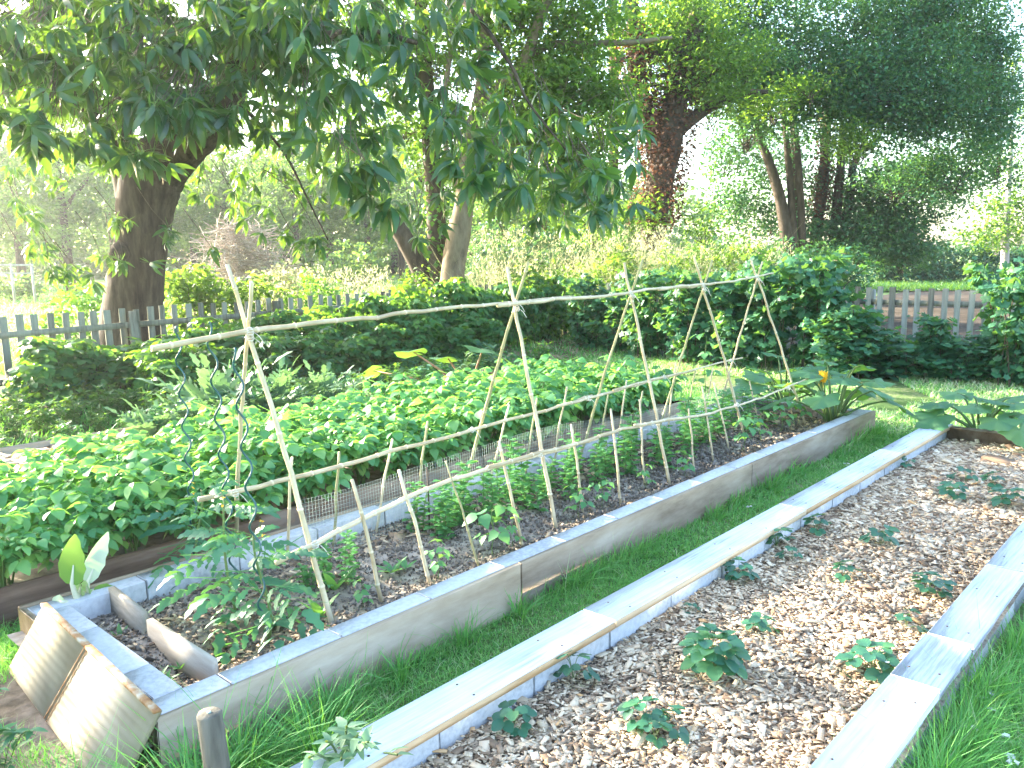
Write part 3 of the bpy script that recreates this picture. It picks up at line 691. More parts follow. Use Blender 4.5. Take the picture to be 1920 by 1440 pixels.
# long grass tufts along the walls
def tuft_proto(label, n, h, spread):
    b = MB(); a = U(0, 6.28, n); r = np.abs(R.normal(0, spread, n)); P = np.stack([r*np.cos(a), r*np.sin(a), np.zeros(n)], -1)
    hh = h*U(.5, 1.15, n)
    az = a - np.pi/2 + R.normal(0, .6, n)
    k = R.integers(0, 3, n)
    for i in range(3):
        m = k == i; b.stamp(BL[i], rotm(az[m], R.normal(.0, .25, m.sum()), R.normal(0, .2, m.sum()), np.stack([np.full(m.sum(), .0055), hh[m], hh[m]], -1)), P[m], U(.1, .75, m.sum()))
    return tag(b.build('grass_tuft', M['grass'], origin=(0, 0, 0)), label, 'grass tuft', 'long grass tufts beside the bed walls')
tp = Place([tuft_proto('', 130, .27, .07), tuft_proto('', 90, .20, .06), tuft_proto('', 60, .16, .05)])
TUFT = [(.62, 2.22, 0, 1.0), (.95, 2.12, 0, 1.1), (1.15, 2.2, 0, 1.1), (1.35, 2.1, 0, 1.0), (1.5, 2.25, 1, 1), (.75, 2.28, 1, 1.1), (1.85, 2.28, 2, 1), (2.2, 2.29, 1, .8), (2.55, 2.3, 2, 1), (2.95, 2.31, 2, 1), (3.5, 2.3, 2, .9), (4.3, 2.3, 2, .9), (5.1, 2.3, 2, 1.1),
        (2.0, .55, 1, 1), (2.25, .52, 0, .9), (2.45, .56, 0, .85), (2.7, .57, 1, 1), (3.1, .57, 1, .9), (3.6, .57, 2, 1), (.35, 2.02, 1, .8)]
for k, (u, v, i, s) in enumerate(TUFT):
    side = 'wood-chip bed' if v < 1 else 'front wall of the pea bed'
    kk = sum(1 for q in TUFT[:k] if (q[1] < 1) == (v < 1))
    tp.put(i, (u, v, 0), U(0, 6.28), s, f'long grass tuft below the {side}, {ORD[kk]} from the near end')

# small white lawn flowers
fw = MB()
for (x, y) in ((1467, 880), (1590, 870), (1405, 950), (1840, 1305), (1850, 1325), (1890, 1383), (1893, 1418), (1900, 1430), (1855, 1300), (1230, 1000), (1370, 905), (1820, 1365)):
    p = at_z(x, y, .05)
    for k in range(3): fw.stamp(DIAMOND, rotm(U(0, 6.28, 6), U(0, .6, 6), 0, .012), np.repeat((p+R.normal(0, .008, 3)*[1, 1, .3])[None], 6, 0), np.full(6, .5))
tag(fw.build('clover_flowers', M['petal']), 'tiny white clover flowers dotted over the grass', 'flowers', kind='stuff')

# ------------------------------------------------------------------ vegetable plants
def plant(name, cat, parts, group=None, label=''):
    r = thing(name, label, cat, (0, 0, 0), group)
    for pn, mb, mt in parts:
        for q in (mb if isinstance(mb, list) else [mb]):
            if q.n: q.build(pn, M[mt], r)
    return r
def arch(p0, az, reach, h, n=6, droop=.2):
    t = np.linspace(0, 1, n); r = reach*t**1.2; z = h*(np.sin(t*np.pi*.5)) - droop*h*t**3
    return np.asarray(p0) + np.stack([r*np.cos(az), r*np.sin(az), z], -1)
def compound(L, n, lw, ll, shape, droop=.3, rows=3, term=1.25, fold=.15, serr=0):
    """pinnate leaf along +Y"""
    parts = []
    parts.append((stalk_t(L, .0016), np.eye(3), np.zeros(3), 0))
    lf = leaf(ll, lw, rows, .35, fold, shape, .004, serr)
    for k in range(n):
        y = L*(.32+.62*k/max(1, n-1)) if n > 1 else L*.6
        s = (.72+.35*k/max(1, n-1))
        for sd in (-1, 1): parts.append((lf, rm(sd*-1.15, -.1+U(-.25, .15), sd*.25, s), np.array([0, y, -droop*L*(y/L)**2]), U(-.15, .15)))
    parts.append((lf, rm(0, -.35, 0, term), np.array([0, L, -droop*L]), U(-.1, .15)))
    return combo(parts)

def potato_proto():
    st, fo = MB(), MB(); cl = [compound(.15, 2, .054, .070, 'ovate', .12, 4) for _ in range(3)]
    for s in range(7):
        az = s*.9+U(-.3, .3); P = arch((U(-.03, .03), U(-.03, .03), 0), az, U(.06, .3), U(.30, .52), 7, .16)
        st.tube(P, np.linspace(.007, .0035, 7), 4, .5, False)
        for k in range(2, 7):
            nl = (k % 2)+1 if k < 6 else 4
            for j in range(nl):
                a2 = az + (j*2.4+k*1.3) + U(-.4, .4)
                fo.stamp(cl[R.integers(0, 3)], rotm(np.array([a2-np.pi/2]), np.array([U(-.1, .6) if k == 6 else U(-.2, .35)]), np.array([U(-.3, .3)]), U(.75, 1.15)), [P[k]], [U(.15, .85) if R.random() > .08 else 1.0])
    return plant('potato_plant', 'potato plant', [('stem', st, 'stem'), ('foliage', fo, 'potato')], 'potato plants in the low plank bed')
pp = Place([potato_proto() for _ in range(4)])
k = 0
for row, v in enumerate((4.12, 4.5, 4.88)):
    for u in np.arange(1.1+.1*row, 6.65, .285):
        pos = 'front row along the brown plank' if row == 0 else ('middle row' if row == 1 else 'rear row')
        pp.put(k, (u+U(-.05, .05), v+U(-.05, .05), .13), U(0, 6.28), U(.82, 1.08)*(1.0 if u < 6 else .85), f'leafy bright green potato plant, {pos} of the potato bed'); k += 1

for u in list(np.arange(1.0, 2.3, .3))+[2.6, 3.3, 3.55, 4.3, 4.75, 5.5, 6.0, 6.3]:
    pp.put(k, (u, 3.99+U(-.02, .02), .12), U(0, 6.28), U(.7, .85), 'leafy potato plant spilling over the brown plank of its bed'); k += 1
def tomato_proto(h, n=11):
    st, fo, tr = MB(), MB(), []; cl = [compound(.2, 4, .034, .078, 'lance', .4, 6, 1.25, .12, .28) for _ in range(4)]
    P = np.stack([.02*np.sin(np.linspace(0, 5, 9)), .02*np.cos(np.linspace(0, 4, 9)), np.linspace(0, h, 9)], -1); st.tube(P, np.linspace(.008, .0035, 9), 6, .7)
    for i in range(n):
        z = h*(.12+.85*i/(n-1)); a = i*2.4+U(-.3, .3); p = np.array([np.interp(z, P[:, 2], P[:, 0]), np.interp(z, P[:, 2], P[:, 1]), z])
        up = .55*(i/(n-1))-.05
        fo.stamp(cl[i % 4], rotm(np.array([a]), np.array([up]), np.array([U(-.25, .25)]), U(.9, 1.25) if i < n-3 else U(.5, .7)), [p], [U(.2, .8)])
        if i > n-4: tr.append(MB()); tr[-1].stamp(leaf(.012, .008, 2), rotm(U(0, 6, 5), U(-.4, .8, 5), 0, 1), np.repeat([p+[.03, .02, .05]], 5, 0), np.full(5, .6))
    return plant('tomato_plant', 'tomato plant', [('stem', st, 'stem'), ('foliage', fo, 'tomato'), ('flower', tr, 'yellow')])
for (x, y), h, lb in (((500, 1208), .46, 'young tomato plant tied to the nearest spiral rod in front of the divider boards'), ((437, 1160), .52, 'young tomato plant with drooping leaves on the middle spiral rod'), ((380, 1080), .42, 'young tomato plant on the left spiral rod near the back wall')):
    r = tomato_proto(h, 15); r.location = at_z(x, y, SZ); r['label'] = lb; r['group'] = 'tomato plants on spiral rods'; r.rotation_euler[2] = U(0, 6)

def chard():
    st, fo = MB(), MB(); o = at_z(155, 1160, SZ)
    specs = [((135, 1095), (140, 1035), .22, .115, .1), ((165, 1092), (183, 1048), .22, .085, 1.0), ((150, 1110), (152, 1092), .08, .06, .75), ((125, 1135), (118, 1150), .1, .09, .35), ((175, 1108), (200, 1110), .12, .07, .25), ((165, 1110), (160, 1085), .1, .05, .9), ((120, 1128), (105, 1125), .07, .05, .9)]  # second leaf whitened by its tint as painted sun glare
    for (bx, tip, L, W, tint) in specs:
        j = at_v(*bx, o[1]+U(-.03, .04)); e = at_v(*tip, o[1]+U(-.06, .06))
        st.tube([o+R.normal(0, .008, 3)*[1, 1, 0], (o+j)/2+[0, 0, .01], j, j+(e-j)*.6], [.016, .014, .009, .003], 6, U(.2, .8))
        d = e-j; d /= np.linalg.norm(d); az = math.atan2(-d[0], d[1]); el = math.asin(d[2])
        # face the blade towards the camera side
        y = d; n = np.array([-CA, -SA, .35]); n -= y*n.dot(y); n /= np.linalg.norm(n); x = np.cross(y, n)
        Mx = np.stack([x, y, n], 1)
        lf = leaf(L, W, 8, -.02, .2, 'ovate', 0, .05)
        lv = lf[0].copy(); lv[:, 2] += .006*np.sin(lv[:, 1]*120)*(np.abs(lv[:, 0])/W*2)
        fo.stamp((lv, lf[1]), Mx[None], [j], [tint])
    r = thing('chard_plant', 'white stemmed chard plant with upright glare-whitened leaves in the corner of the pea bed', 'chard', tuple(o))
    st.build('stem', M['chardstem'], r, True); fo.build('foliage', M['chard'], r, True)
chard()

def pea_proto(h, n):
    st, fo, tn = MB(), MB(), MB()
    for s in range(3):
        a = U(0, 6.28); x0, y0 = U(-.06, .06), U(-.03, .03)
        z = np.linspace(0, h*U(.75, 1.05), n); P = np.stack([x0+.02*np.sin(z*9+a), y0+.02*np.cos(z*8+a), z], -1); st.tube(P, .0022, 4, .6, False)
        for i in range(1, n):
            for sd in (0, np.pi):
                aa = a+i*2.2+sd
                fo.stamp(leaf(.055, .042, 3, .2, .25, 'round', .004), rotm(np.array([aa, aa+.35]), np.array([.3, .1]), np.array([.2, -.2]), np.array([1., .85])*U(.8, 1.15)), [P[i], P[i]+[.022*math.cos(aa+1.6), .022*math.sin(aa+1.6), .01]], U(.2, .9, 2))
        st.tube([P[-1], P[-1]+[.02, .01, .04], P[-1]+[.035, .03, .05]], .001, 4, .8, False)
    return plant('pea_plant', 'pea plant', [('stem', st, 'stem'), ('foliage', fo, 'pea')])
ppa = Place([pea_proto(.34, 9), pea_proto(.42, 11), pea_proto(.28, 8), pea_proto(.38, 11)])
singles = [((610, 1100), .6, 'lone small pea plant near the tomato, first from the left'), ((658, 1095), .6, 'bushy small pea plant behind the second front stake'), ((575, 1110), .5, 'tiny pea plant beside the end of the lower rail'), ((835, 1010), .8, 'sunlit pea plant at the left end of the dense pea row')]
k = 0
for (x, y), s, lb in singles: ppa.put(k, tuple(at_z(x, y, SZ)), U(0, 6), s, lb, 'pea plants'); k += 1
for u in np.arange(2.75, 6.6, .17):
    for v in ((3.0, 3.17) if k % 3 else (3.08,)):
        ppa.put(k, (u+U(-.03, .03), v+U(-.05, .05), SZ-.01), U(0, 6), U(.7, 1.08), 'young pea plant climbing in the dense row inside the wire netting', 'pea plants in the dense row'); k += 1

def bean_proto(n, s0=1, climb=0):
    st, fo = MB(), MB(); lf = leaf(.10, .085, 5, .3, .12, 'heart', .01)
    tri = combo([(lf, rm(0, -.2), np.array([0, .03, 0]), .1), (lf, rm(1.5, -.25, .2, .9), np.zeros(3), -.05), (lf, rm(-1.5, -.25, -.2, .9), np.zeros(3), 0)])
    hh = .12+.05*n*.5
    if climb: hh = climb
    P = np.stack([.008*np.sin(np.linspace(0, 9, 9)), .008*np.cos(np.linspace(0, 9, 9)), np.linspace(0, hh, 9)], -1); st.tube(P, .003, 5, .6, False)
    for i in range(n):
        z = hh*(.3+.68*i/max(1, n-1)); a = i*2.4+U(-.3, .3); q = np.array([.05*math.cos(a), .05*math.sin(a), z+.03])
        st.tube([(0, 0, z), q], .0016, 4, .7, False)
        fo.stamp(tri, rotm(np.array([a-np.pi/2]), np.array([-.15]), np.array([U(-.3, .3)]), U(.6, .95)*s0), [q], [U(.2, .9)])
    return plant('bean_plant', 'bean plant', [('stem', st, 'stem'), ('foliage', fo, 'pea')])
bp = Place([bean_proto(5), bean_proto(4), bean_proto(6)])
for k, ((x, y), s, lb) in enumerate([((680, 1140), .45, 'tiny bean seedling left of the second front stake, near the pale cut rail end'), ((536, 1165), .4, 'tiny bean seedling beside the nearest tomato'), ((823, 1085), .6, 'bean seedling right of the second short front stake'), ((925, 1040), .95, 'largest leafy bean plant with one bleached leaf at the front wall'), ((960, 1025), .6, 'small bean plant touching the largest leafy bean plant'), ((1085, 970), .65, 'bean plant at the foot of the second tall front cane'), ((1130, 950), .6, 'bean plant half way along the front wall'), ((1210, 915), .6, 'pale bean plant below the fifth front stake'), ((1285, 895), .6, 'broad leafed bean plant by the front wall'), ((1395, 845), .95, 'bean plant with a bright upper leaf right of the fourth tall front cane'), ((1425, 825), .9, 'tall bean plant leaning on a stake near the courgettes'), ((1465, 810), .9, 'bean plant spreading over the front wall near the courgettes'), ((1500, 795), .8, 'bean plant at the foot of the last tall front cane'), ((610, 1125), .35, 'pale seedling between the lone pea and the front wall')]):
    bp.put(k, tuple(at_z(x, y, SZ)), U(0, 6), s, lb, 'bean plants by the front wall')
r = bean_proto(7, 1.0, .72); r.location = at_z(1320, 775, SZ); r['label'] = 'tall climbing bean with big leaves up among the fourth crossed canes'; r['group'] = 'bean plants by the front wall'
# lettuce-like seedlings
def seedling():
    b = MB()
    for i in range(6): b.stamp(leaf(.13, .045, 4, .15, .2, 'ovate', .015), rotm(np.array([i*1.05]), np.array([U(.4, 1.1)]), np.array([0.]), U(.7, 1.1)), [np.zeros(3)], [U(.3, .9)])
    return tag(b.build('seedling', M['pea'], origin=(0, 0, 0)), '', 'seedling')
sp = Place([seedling(), seedling()])
for k, ((x, y), s, lb) in enumerate([((627, 1110), 1, 'broad leaved seedling beside the foot of the left tall front cane'), ((735, 1075), .8, 'pale leafy seedling between the first two front stakes'), ((600, 1160), .9, 'pointed green leaf seedling against the front wall near the left tall cane'), ((760, 1068), .5, 'thin upright seedling between the first two front stakes'), ((300, 1272), .35, 'tiny seedling in the chard corner nearest the lid'), ((311, 1280), .35, 'tiny pale seedling by the front wall in the chard corner'), ((225, 1198), .4, 'tiny seedling beside the shorter divider board'), ((340, 1255), .35, 'tiny seedling below the striped divider board')]):
    sp.put(k, tuple(at_z(x, y, SZ)), U(0, 6), s, lb, 'seedlings')

def courgette_proto(n, hs, flowers=2, seed=0):
    st, fo, fl = MB(), MB(), []; lf = [lobed(.2, 5, .30, .12, 3) for _ in range(1)]
    for i in range(n):
        a = i*2.4+U(-.3, .3); f = i/(n-1); reach = (.44-.26*f)*U(.75, 1.15); h = (.16+.28*f)*hs*U(.85, 1.1)
        P = arch((.04*math.cos(a), .04*math.sin(a), 0), a, reach, h, 6, .05); st.tube(P, np.linspace(.012, .006, 6), 6, U(.2, .8), False)
        fo.stamp(lf[0], rotm(np.array([a-np.pi/2+U(-.4, .4)]), np.array([-.45+.55*f+U(-.2, .2)]), np.array([U(-.35, .35)]), U(.75, 1.1)*(1.08-.3*f)), [P[-1]], [U(.1, .9)])
    for i in range(flowers):
        a = U(0, 6.28); p = np.array([.08*math.cos(a), .08*math.sin(a), .1]); q = p+[.03*math.cos(a), .03*math.sin(a), U(.16, .3)]
        st.tube([p*[1, 1, 0], p, q], [.006, .006, .008], 5, .8, False)
        fl.append(MB()); fl[-1].stamp(leaf(.10, .05, 3, -.15, .3, 'ovate'), rotm(np.arange(5)*1.256, np.full(5, 1.15), 0, 1.0), np.repeat([q], 5, 0), U(0, 1, 5))
    for i in range(3):
        a = U(0, 6.28); st.tube([(.03*math.cos(a), .03*math.sin(a), .03), (.16*math.cos(a), .16*math.sin(a), .10)], [.016, .012], 8, .4)
    return plant('courgette_plant', 'courgette plant', [('stem', st, 'stem'), ('foliage', fo, 'courgette'), ('flower', fl, 'yellow')])
for (x, y, z), n, hs, f, lb, s in (((1562, 790, .15), 17, 1.2, 3, 'big courgette plant with yellow flowers at the far end of the pea bed', 1.0), ((1470, 765, .13), 12, 1.15, 0, 'courgette plant with blue-green leaves behind the last crossed canes', .95), ((1838, 815, .15), 16, .9, 0, 'courgette plant spreading at the far end of the wood-chip bed', .9)):
    r = courgette_proto(n, hs, f); r.location = at_z(x, y, z); r['label'] = lb; r.scale = (s,)*3; r.rotation_euler[2] = U(0, 6); r['group'] = 'courgette plants'

def rhubarb():
    st, fo = MB(), MB(); o = at_d(880, 712, 8.2); o[2] = .14; r = thing('rhubarb_plant', 'rhubarb with red stalks and broad raised leaves behind the potatoes', 'rhubarb', tuple(o))
    for (x, y), sz in (((905, 655), .22), ((840, 672), .2), ((775, 660), .19), ((700, 695), .19), ((960, 695), .16)):
        e = at_d(x, y, 8.2+U(-.25, .25)); st.tube([o+R.normal(0, .02, 3)*[1, 1, 0], (o+e)/2+[0, 0, .05], e], [.016, .013, .008], 6, .5)
        a = math.atan2(e[1]-o[1], e[0]-o[0]) - np.pi/2
        fo.stamp(lobed(sz, 3, .18, .18, 3), rotm(np.array([a]), np.array([-.25+U(-.2, .5)]), np.array([U(-.4, .4)]), 1.0), [e], [U(.2, .9)])
    m = simplemat('rhubarb stalk', [(.3, (.35, .12, .07)), (.7, (.45, .3, .16))], .5); st.build('stem', m, r, True); fo.build('foliage', M['courgette'], r)
rhubarb()

def cardoon_proto(n, L):
    st, fo = MB(), MB()
    parts = [(stalk_t(L, .006), np.eye(3), np.zeros(3), .3)]
    for k in range(9):
        y = L*(.2+.78*k/8); ll = .16*math.sin(np.pi*(.25+.7*k/8)); 
        for sd in (-1, 1): parts.append((leaf(ll, ll*.38, 4, .2, .15, 'lance', 0, .35), rm(-sd*.95, U(-.1, .25), sd*.2), np.array([0, y, .12*L*math.sin(np.pi*y/L)-.1*L*(y/L)**2]), U(-.2, .2)))
    parts.append((leaf(.16, .07, 4, .2, .15, 'lance', 0, .3), rm(0, -.2), np.array([0, L, -.1*L]), 0))
    cl = combo(parts)
    for i in range(n):
        f = i/(n-1); fo.stamp(cl, rotm(np.array([i*2.4]), np.array([.35+.9*f+U(-.15, .15)]), np.array([U(-.3, .3)]), U(.8, 1.1)), [np.array([.02, 0, .02])], [U(.2, .9)])
    return plant('cardoon_plant', 'cardoon', [('foliage', fo, 'silver')])
cp = Place([cardoon_proto(12, .62), cardoon_proto(10, .5)])
for k, ((x, y, d), s, lb) in enumerate([((415, 800, 6.9), 1.1, 'tallest silvery cardoon with jagged leaves behind the middle spiral rod'), ((290, 815, 6.3), .7, 'silvery cardoon left of the left spiral rod'), ((520, 760, 7.2), .95, 'silvery cardoon behind the left tall front cane'), ((480, 790, 6.8), .7, 'low silvery cardoon between the crossed canes'), ((610, 745, 7.4), .8, 'silvery cardoon under the long top rail'), ((340, 800, 6.6), .6, 'small silvery cardoon behind the potato leaves')]):
    p = at_d(x, y, d); p[2] = .14; cp.put(k, tuple(p), U(0, 6), s, lb, 'silvery cardoons')
def weed_proto(h, nst, mat, ll=.07, shape='lance'):
    st, fo = MB(), MB()
    for s in range(nst):
        a = U(0, 6.28); P = arch((U(-.05, .05), U(-.05, .05), 0), a, U(.02, .18), h*U(.6, 1.1), 8, .05); st.tube(P, .003, 4, .5, False)
        m = 16; t = np.sort(U(.1, 1, m)); Q = np.stack([np.interp(t, np.linspace(0, 1, 8), P[:, c]) for c in range(3)], -1)
        fo.stamp(leaf(ll, ll*.4, 3, .2, .2, shape), rotm(U(0, 6.28, m), U(-.2, .8, m), U(-.4, .4, m), U(.6, 1.3, m)), Q, U(.1, .9, m))
    return plant('weed_plant', 'weed', [('stem', st, 'stem'), ('foliage', fo, mat)])
wp = Place([weed_proto(.45, 9, 'silver'), weed_proto(.35, 11, 'tomato', .08, 'ovate'), weed_proto(.3, 14, 'raspberry', .06, 'ovate')])
k = 0
for (u, v) in [(u+U(-.15, .15), v+U(-.15, .15)) for u in np.arange(2.9, 7.0, .42) for v in (5.85, 6.25, 6.7)]:
    wp.put(k, (u, v, .13), U(0, 6), U(.7, 1.15), 'low leafy weed in the overgrown bed behind the potatoes', 'weeds in the overgrown bed'); k += 1
for (u, v) in [(.62, 2.75), (.45, 2.5), (.3, 2.9), (.7, 3.2), (.5, 3.3)]:
    wp.put(1, (u, v, 0), U(0, 6), U(.35, .6), 'small leafy weed on the bare dirt beside the leaning cream cover', 'weeds beside the cream cover')
for (u, v) in [(U(.5, 9), U(7.3, 9.0)) for _ in range(60)]+[(U(.2, 4.0), U(7.1, 10)) for _ in range(50)]:
    wp.put(2 if R.random() < .75 else 1, (u, v, 0), U(0, 6), U(.5, 1.2), 'dark green weed on the shaded strip below the raspberry hedge', 'weeds below the raspberry hedge')
# pale stemmed weed at the bottom edge
def lily_weed():
    st, fo = MB(), MB(); o = at_z(648, 1452, .02); 
    for (x, y), n in (((650, 1362), 26), ((612, 1390), 20), ((690, 1392), 22), ((640, 1425), 18), ((580, 1420), 12), ((745, 1415), 5), ((670, 1380), 18)):
        e = EYE+(at_v(x, y, o[1]-.1)-EYE)*U(.84, .92); P = np.stack([np.linspace(o[c], e[c], 6) for c in range(3)], -1); P[1:5, 2] += .02
        st.tube(P, .0035, 5, .5, False); t = U(.35, 1, n); Q = np.stack([np.interp(t, np.linspace(0, 1, 6), P[:, c]) for c in range(3)], -1)
        fo.stamp(leaf(.05, .024, 4, .25, .2, 'ovate', .004, .1), rotm(U(0, 6.28, n), U(-.2, .7, n), U(-.4, .4, n), U(.7, 1.2, n)), Q, U(.4, 1, n))
    r = thing('weed_plant', 'pale grey-green leafy weed at the near end of the grass strip beside the capped board', 'weed', tuple(o))
    st.build('stem', M['stem'], r); fo.build('foliage', M['silver'], r)
lily_weed()

def straw_proto(n, s=1, flowers=0):
    st, fo, fl = MB(), MB(), []
    lf = leaf(.072, .062, 5, .15, .25, 'round', .006, .07)
    tri = combo([(lf, rm(0, .05), np.zeros(3), .08), (lf, rm(1.35, 0, .15, .92), np.zeros(3), -.08), (lf, rm(-1.35, 0, -.15, .92), np.zeros(3), 0)])
    for i in range(n):
        a = i*2.4+U(-.4, .4); f = i/max(1, n-1); P = arch((0, 0, 0), a, (.085-.05*f)*s*U(.7, 1.2), (.05+.09*f)*s, 5, .1)
        st.tube(P, .0018, 4, U(.3, .9), False)
        fo.stamp(tri, rotm(np.array([a-np.pi/2]), np.array([-.3+.4*f+U(-.2, .2)]), np.array([U(-.3, .3)]), U(.75, 1.1)), [P[-1]], [U(.15, .8)])
    for i in range(flowers):
        a = U(0, 6.28); q = np.array([.09*math.cos(a), .09*math.sin(a), .11+U(0, .03)]); st.tube([(0, 0, 0), q*[.5, .5, .8], q], .0014, 4, .6, False)
        fl.append(MB()); fl[-1].stamp(leaf(.011, .011, 2, -.1, .1, 'round'), rotm(np.arange(5)*1.256, np.full(5, .35), 0, 1.0), np.repeat([q], 5, 0), np.full(5, .5))
    return plant('strawberry_plant', 'strawberry plant', [('stem', st, 'stem'), ('foliage', fo, 'strawberry'), ('flower', fl, 'petal')])
big = straw_proto(17, 1.35, 4); sprotos = [straw_proto(6), straw_proto(5), straw_proto(4), straw_proto(8, 1.1, 2)]
big.scale = (.86,)*3; big.location = at_z(1340, 1265, .115); big['label'] = 'largest bushy strawberry plant with white flowers in the middle of the wood chips'; big['group'] = 'strawberry plants'
bs = Place(sprotos)
SB = [((965, 1368), 0, .8, 'dark strawberry plant alone near the bottom edge by the fresh cut board'), ((1210, 1362), 0, .85, 'strawberry plant with an upright pale leaf near the bottom centre'), ((1250, 1370), 2, .75, 'small strawberry plant touching the one with an upright pale leaf'), ((1228, 1390), 1, .7, 'low strawberry plant in front of the pair near the bottom centre'), ((1075, 1275), 0, .95, 'strawberry plant close to the cap board, left of the largest one'), ((1635, 1268), 3, 1.0, 'strawberry plant with flower buds against the near right cap board'), ((1432, 1192), 1, .75, 'faded small strawberry plant above right of the largest one'), ((1385, 1088), 3, .8, 'strawberry plant in the left row beside the concrete wall, above the largest one'), ((1455, 1025), 3, .95, 'tall strawberry plant in the left row against the board joint'), ((1485, 1048), 2, .6, 'tiny strawberry plant right of the tall one in the left row'), ((1530, 1000), 1, .9, 'flowering strawberry plant past the board joint in the left row'), ((1650, 1025), 0, .95, 'strawberry plant in the middle of the bed beyond the far board joint'), ((1582, 1085), 1, .75, 'small strawberry plant in the middle row'), ((1740, 1118), 3, .9, 'dark strawberry plant with a white flower beside the right cap boards'), ((1700, 1180), 2, .75, 'tiny faded strawberry plant near the right cap boards'), ((1785, 935), 0, 1.0, 'strawberry plant in the far middle of the chips'), ((1810, 905), 2, .95, 'farther strawberry plant just behind the far middle one'), ((1890, 950), 3, 1.05, 'bushy strawberry plant at the right edge of the picture'), ((1860, 915), 1, .9, 'strawberry plant in the far right row'), ((1700, 880), 2, .8, 'small distant strawberry plant near the far wall'), ((1295, 1150), 2, .45, 'tiny seedling strawberry near the left wall')]
for k, ((x, y), i, s, lb) in enumerate(SB): bs.put(i, tuple(at_z(x, y, .115)), U(0, 6), s*.78, lb, 'strawberry plants')

# ------------------------------------------------------------------ bushes along the fences
def bush_proto(name, cat, h, w, ncane, nleaf, lf, mat, lsc=(.7, 1.2), arching=.3, topb=.6):
    st, fo = MB(), MB()
    for s in range(ncane):
        a = U(0, 6.28); x0, y0 = U(-.5, .5)*w*.5, U(-.5, .5)*w*.35
        hh = h*U(.55, 1.2); P = arch((x0, y0, 0), a, U(.02, arching)*h, hh, 8, .08); st.tube(P, np.linspace(.007, .003, 8), 4, .5, False)
        m = nleaf; t = U(.06, 1, m)**topb; Q = np.stack([np.interp(t, np.linspace(0, 1, 8), P[:, c]) for c in range(3)], -1)
        off = R.normal(0, .075, (m, 3)); Q = Q+off*[1, 1, .6]
        az = np.arctan2(off[:, 1], off[:, 0])-np.pi/2+R.normal(0, .5, m)
        fo.stamp(lf, rotm(az, R.normal(-.6, .4, m), R.normal(0, .35, m), U(*lsc, m)), Q, np.clip(R.normal(.45, .22, m), 0, 1))
    return plant(name, cat, [('stem', st, 'woodystem'), ('foliage', fo, mat)])
o3 = leaf(.085, .06, 3, .3, .15, 'ovate', .01)
rasp = combo([(o3, rm(0, -.1), np.array([0, .03, 0]), .05), (o3, rm(1.3, -.2, .2, .85), np.array([0, .02, 0]), -.06), (o3, rm(-1.3, -.2, -.2, .85), np.array([0, .02, 0]), -.02)])
rb = Place([bush_proto('raspberry_bush', 'raspberry bush', 1.22, .9, 11, 38, rasp, 'raspberry', (.9, 1.5), .3, .75) for _ in range(3)])
k = 0
for u in np.arange(3.1, 11.9, .47):
    s = 1.0
    if 9.9 < u < 10.9: s *= .85
    rb.put(k, (u+U(-.08, .08), 9.35+U(-.2, .2), 0), U(0, 6), (s*U(.95, 1.1), s, np.interp(u, [3, 5, 7.5, 12], [.56, .64, .84, 1.0])*U(.9, 1.08)), f'raspberry bush in the hedge along the back picket fence, {ORD[k]} from the left', 'raspberry hedge'); k += 1
for u in np.arange(4.0, 9.0, .6):
    rb.put(k, (u, 8.75+U(-.15, .1), 0), U(0, 6), (.95, .8, U(.45, .62)), 'lower raspberry bush in the front of the hedge along the back picket fence', 'raspberry hedge front'); k += 1
cl5 = lobed(.05, 5, .3, .1, 1)
cb = Place([bush_proto('currant_bush', 'currant bush', 1.15, 1.0, 17, 60, cl5, 'currant', (.8, 1.5), .42, .95) for _ in range(3)])
CUR = [((1290, 690), 11.6, 1.1, 1.05), ((1370, 705), 11.2, 1.1, 1.1), ((1450, 715), 10.9, 1.15, 1.2), ((1530, 725), 10.6, 1.2, 1.22), ((1600, 735), 10.3, 1.0, .68), ((1680, 735), 10.1, 1.0, .38), ((1745, 735), 9.9, .7, .62), ((1800, 740), 9.7, .8, .44), ((1890, 760), 9.4, 1.0, 1.1), ((1960, 770), 9.2, 1.1, 1.15), ((1640, 715), 10.9, .8, .36), ((1220, 680), 12.3, 1.0, 1.05), ((1105, 665), 13.4, 1.0, .95), ((1165, 672), 12.9, .9, .8), ((1850, 740), 10, .7, .5), ((1570, 745), 10, 1.0, .7)]
for k, ((x, y), d, w, h) in enumerate(CUR):
    p = at_z(x, y, 0); p = at_d(x, y, d); p[2] = 0
    cb.put(k, tuple(p), U(0, 6), (w, w, h), f'currant bush by the right picket fence, {["left of the last canes", "behind the last crossed canes", "just right of the last canes", "tallest behind the flowering courgette", "right of the flowering courgette", "before the bare open pickets", "in the middle of the right fence", "low between two taller ones", "at the right edge of the picture", "cut by the right edge of the picture", "low behind the open pickets", "at the far fence corner", "left of the fence corner bush", "low beside the fence corner", "low near the right edge", "low above the lawn corner"][k]}', 'currant bushes by the right fence')
# the long shoot rising over the fence
st, fo = MB(), MB(); P = np.array([at_d(x, y, 10.7) for x, y in ((1540, 600), (1560, 565), (1590, 530), (1620, 505), (1645, 487))]); st.tube(P, [.008, .007, .006, .004, .003], 5)
t = U(.1, 1, 46); Q = np.stack([np.interp(t, np.linspace(0, 1, 5), P[:, c]) for c in range(3)], -1)+R.normal(0, .05, (46, 3)); fo.stamp(cl5, rotm(U(0, 6.28, 46), R.normal(0, .5, 46), R.normal(0, .4, 46), U(.7, 1.2, 46)), Q, U(.3, 1, 46))
r = thing('currant_shoot', 'long leafy shoot reaching up over the right fence', 'shoot', tuple(P[0])); st.build('stem', M['woodystem'], r); fo.build('foliage', M['currant'], r)

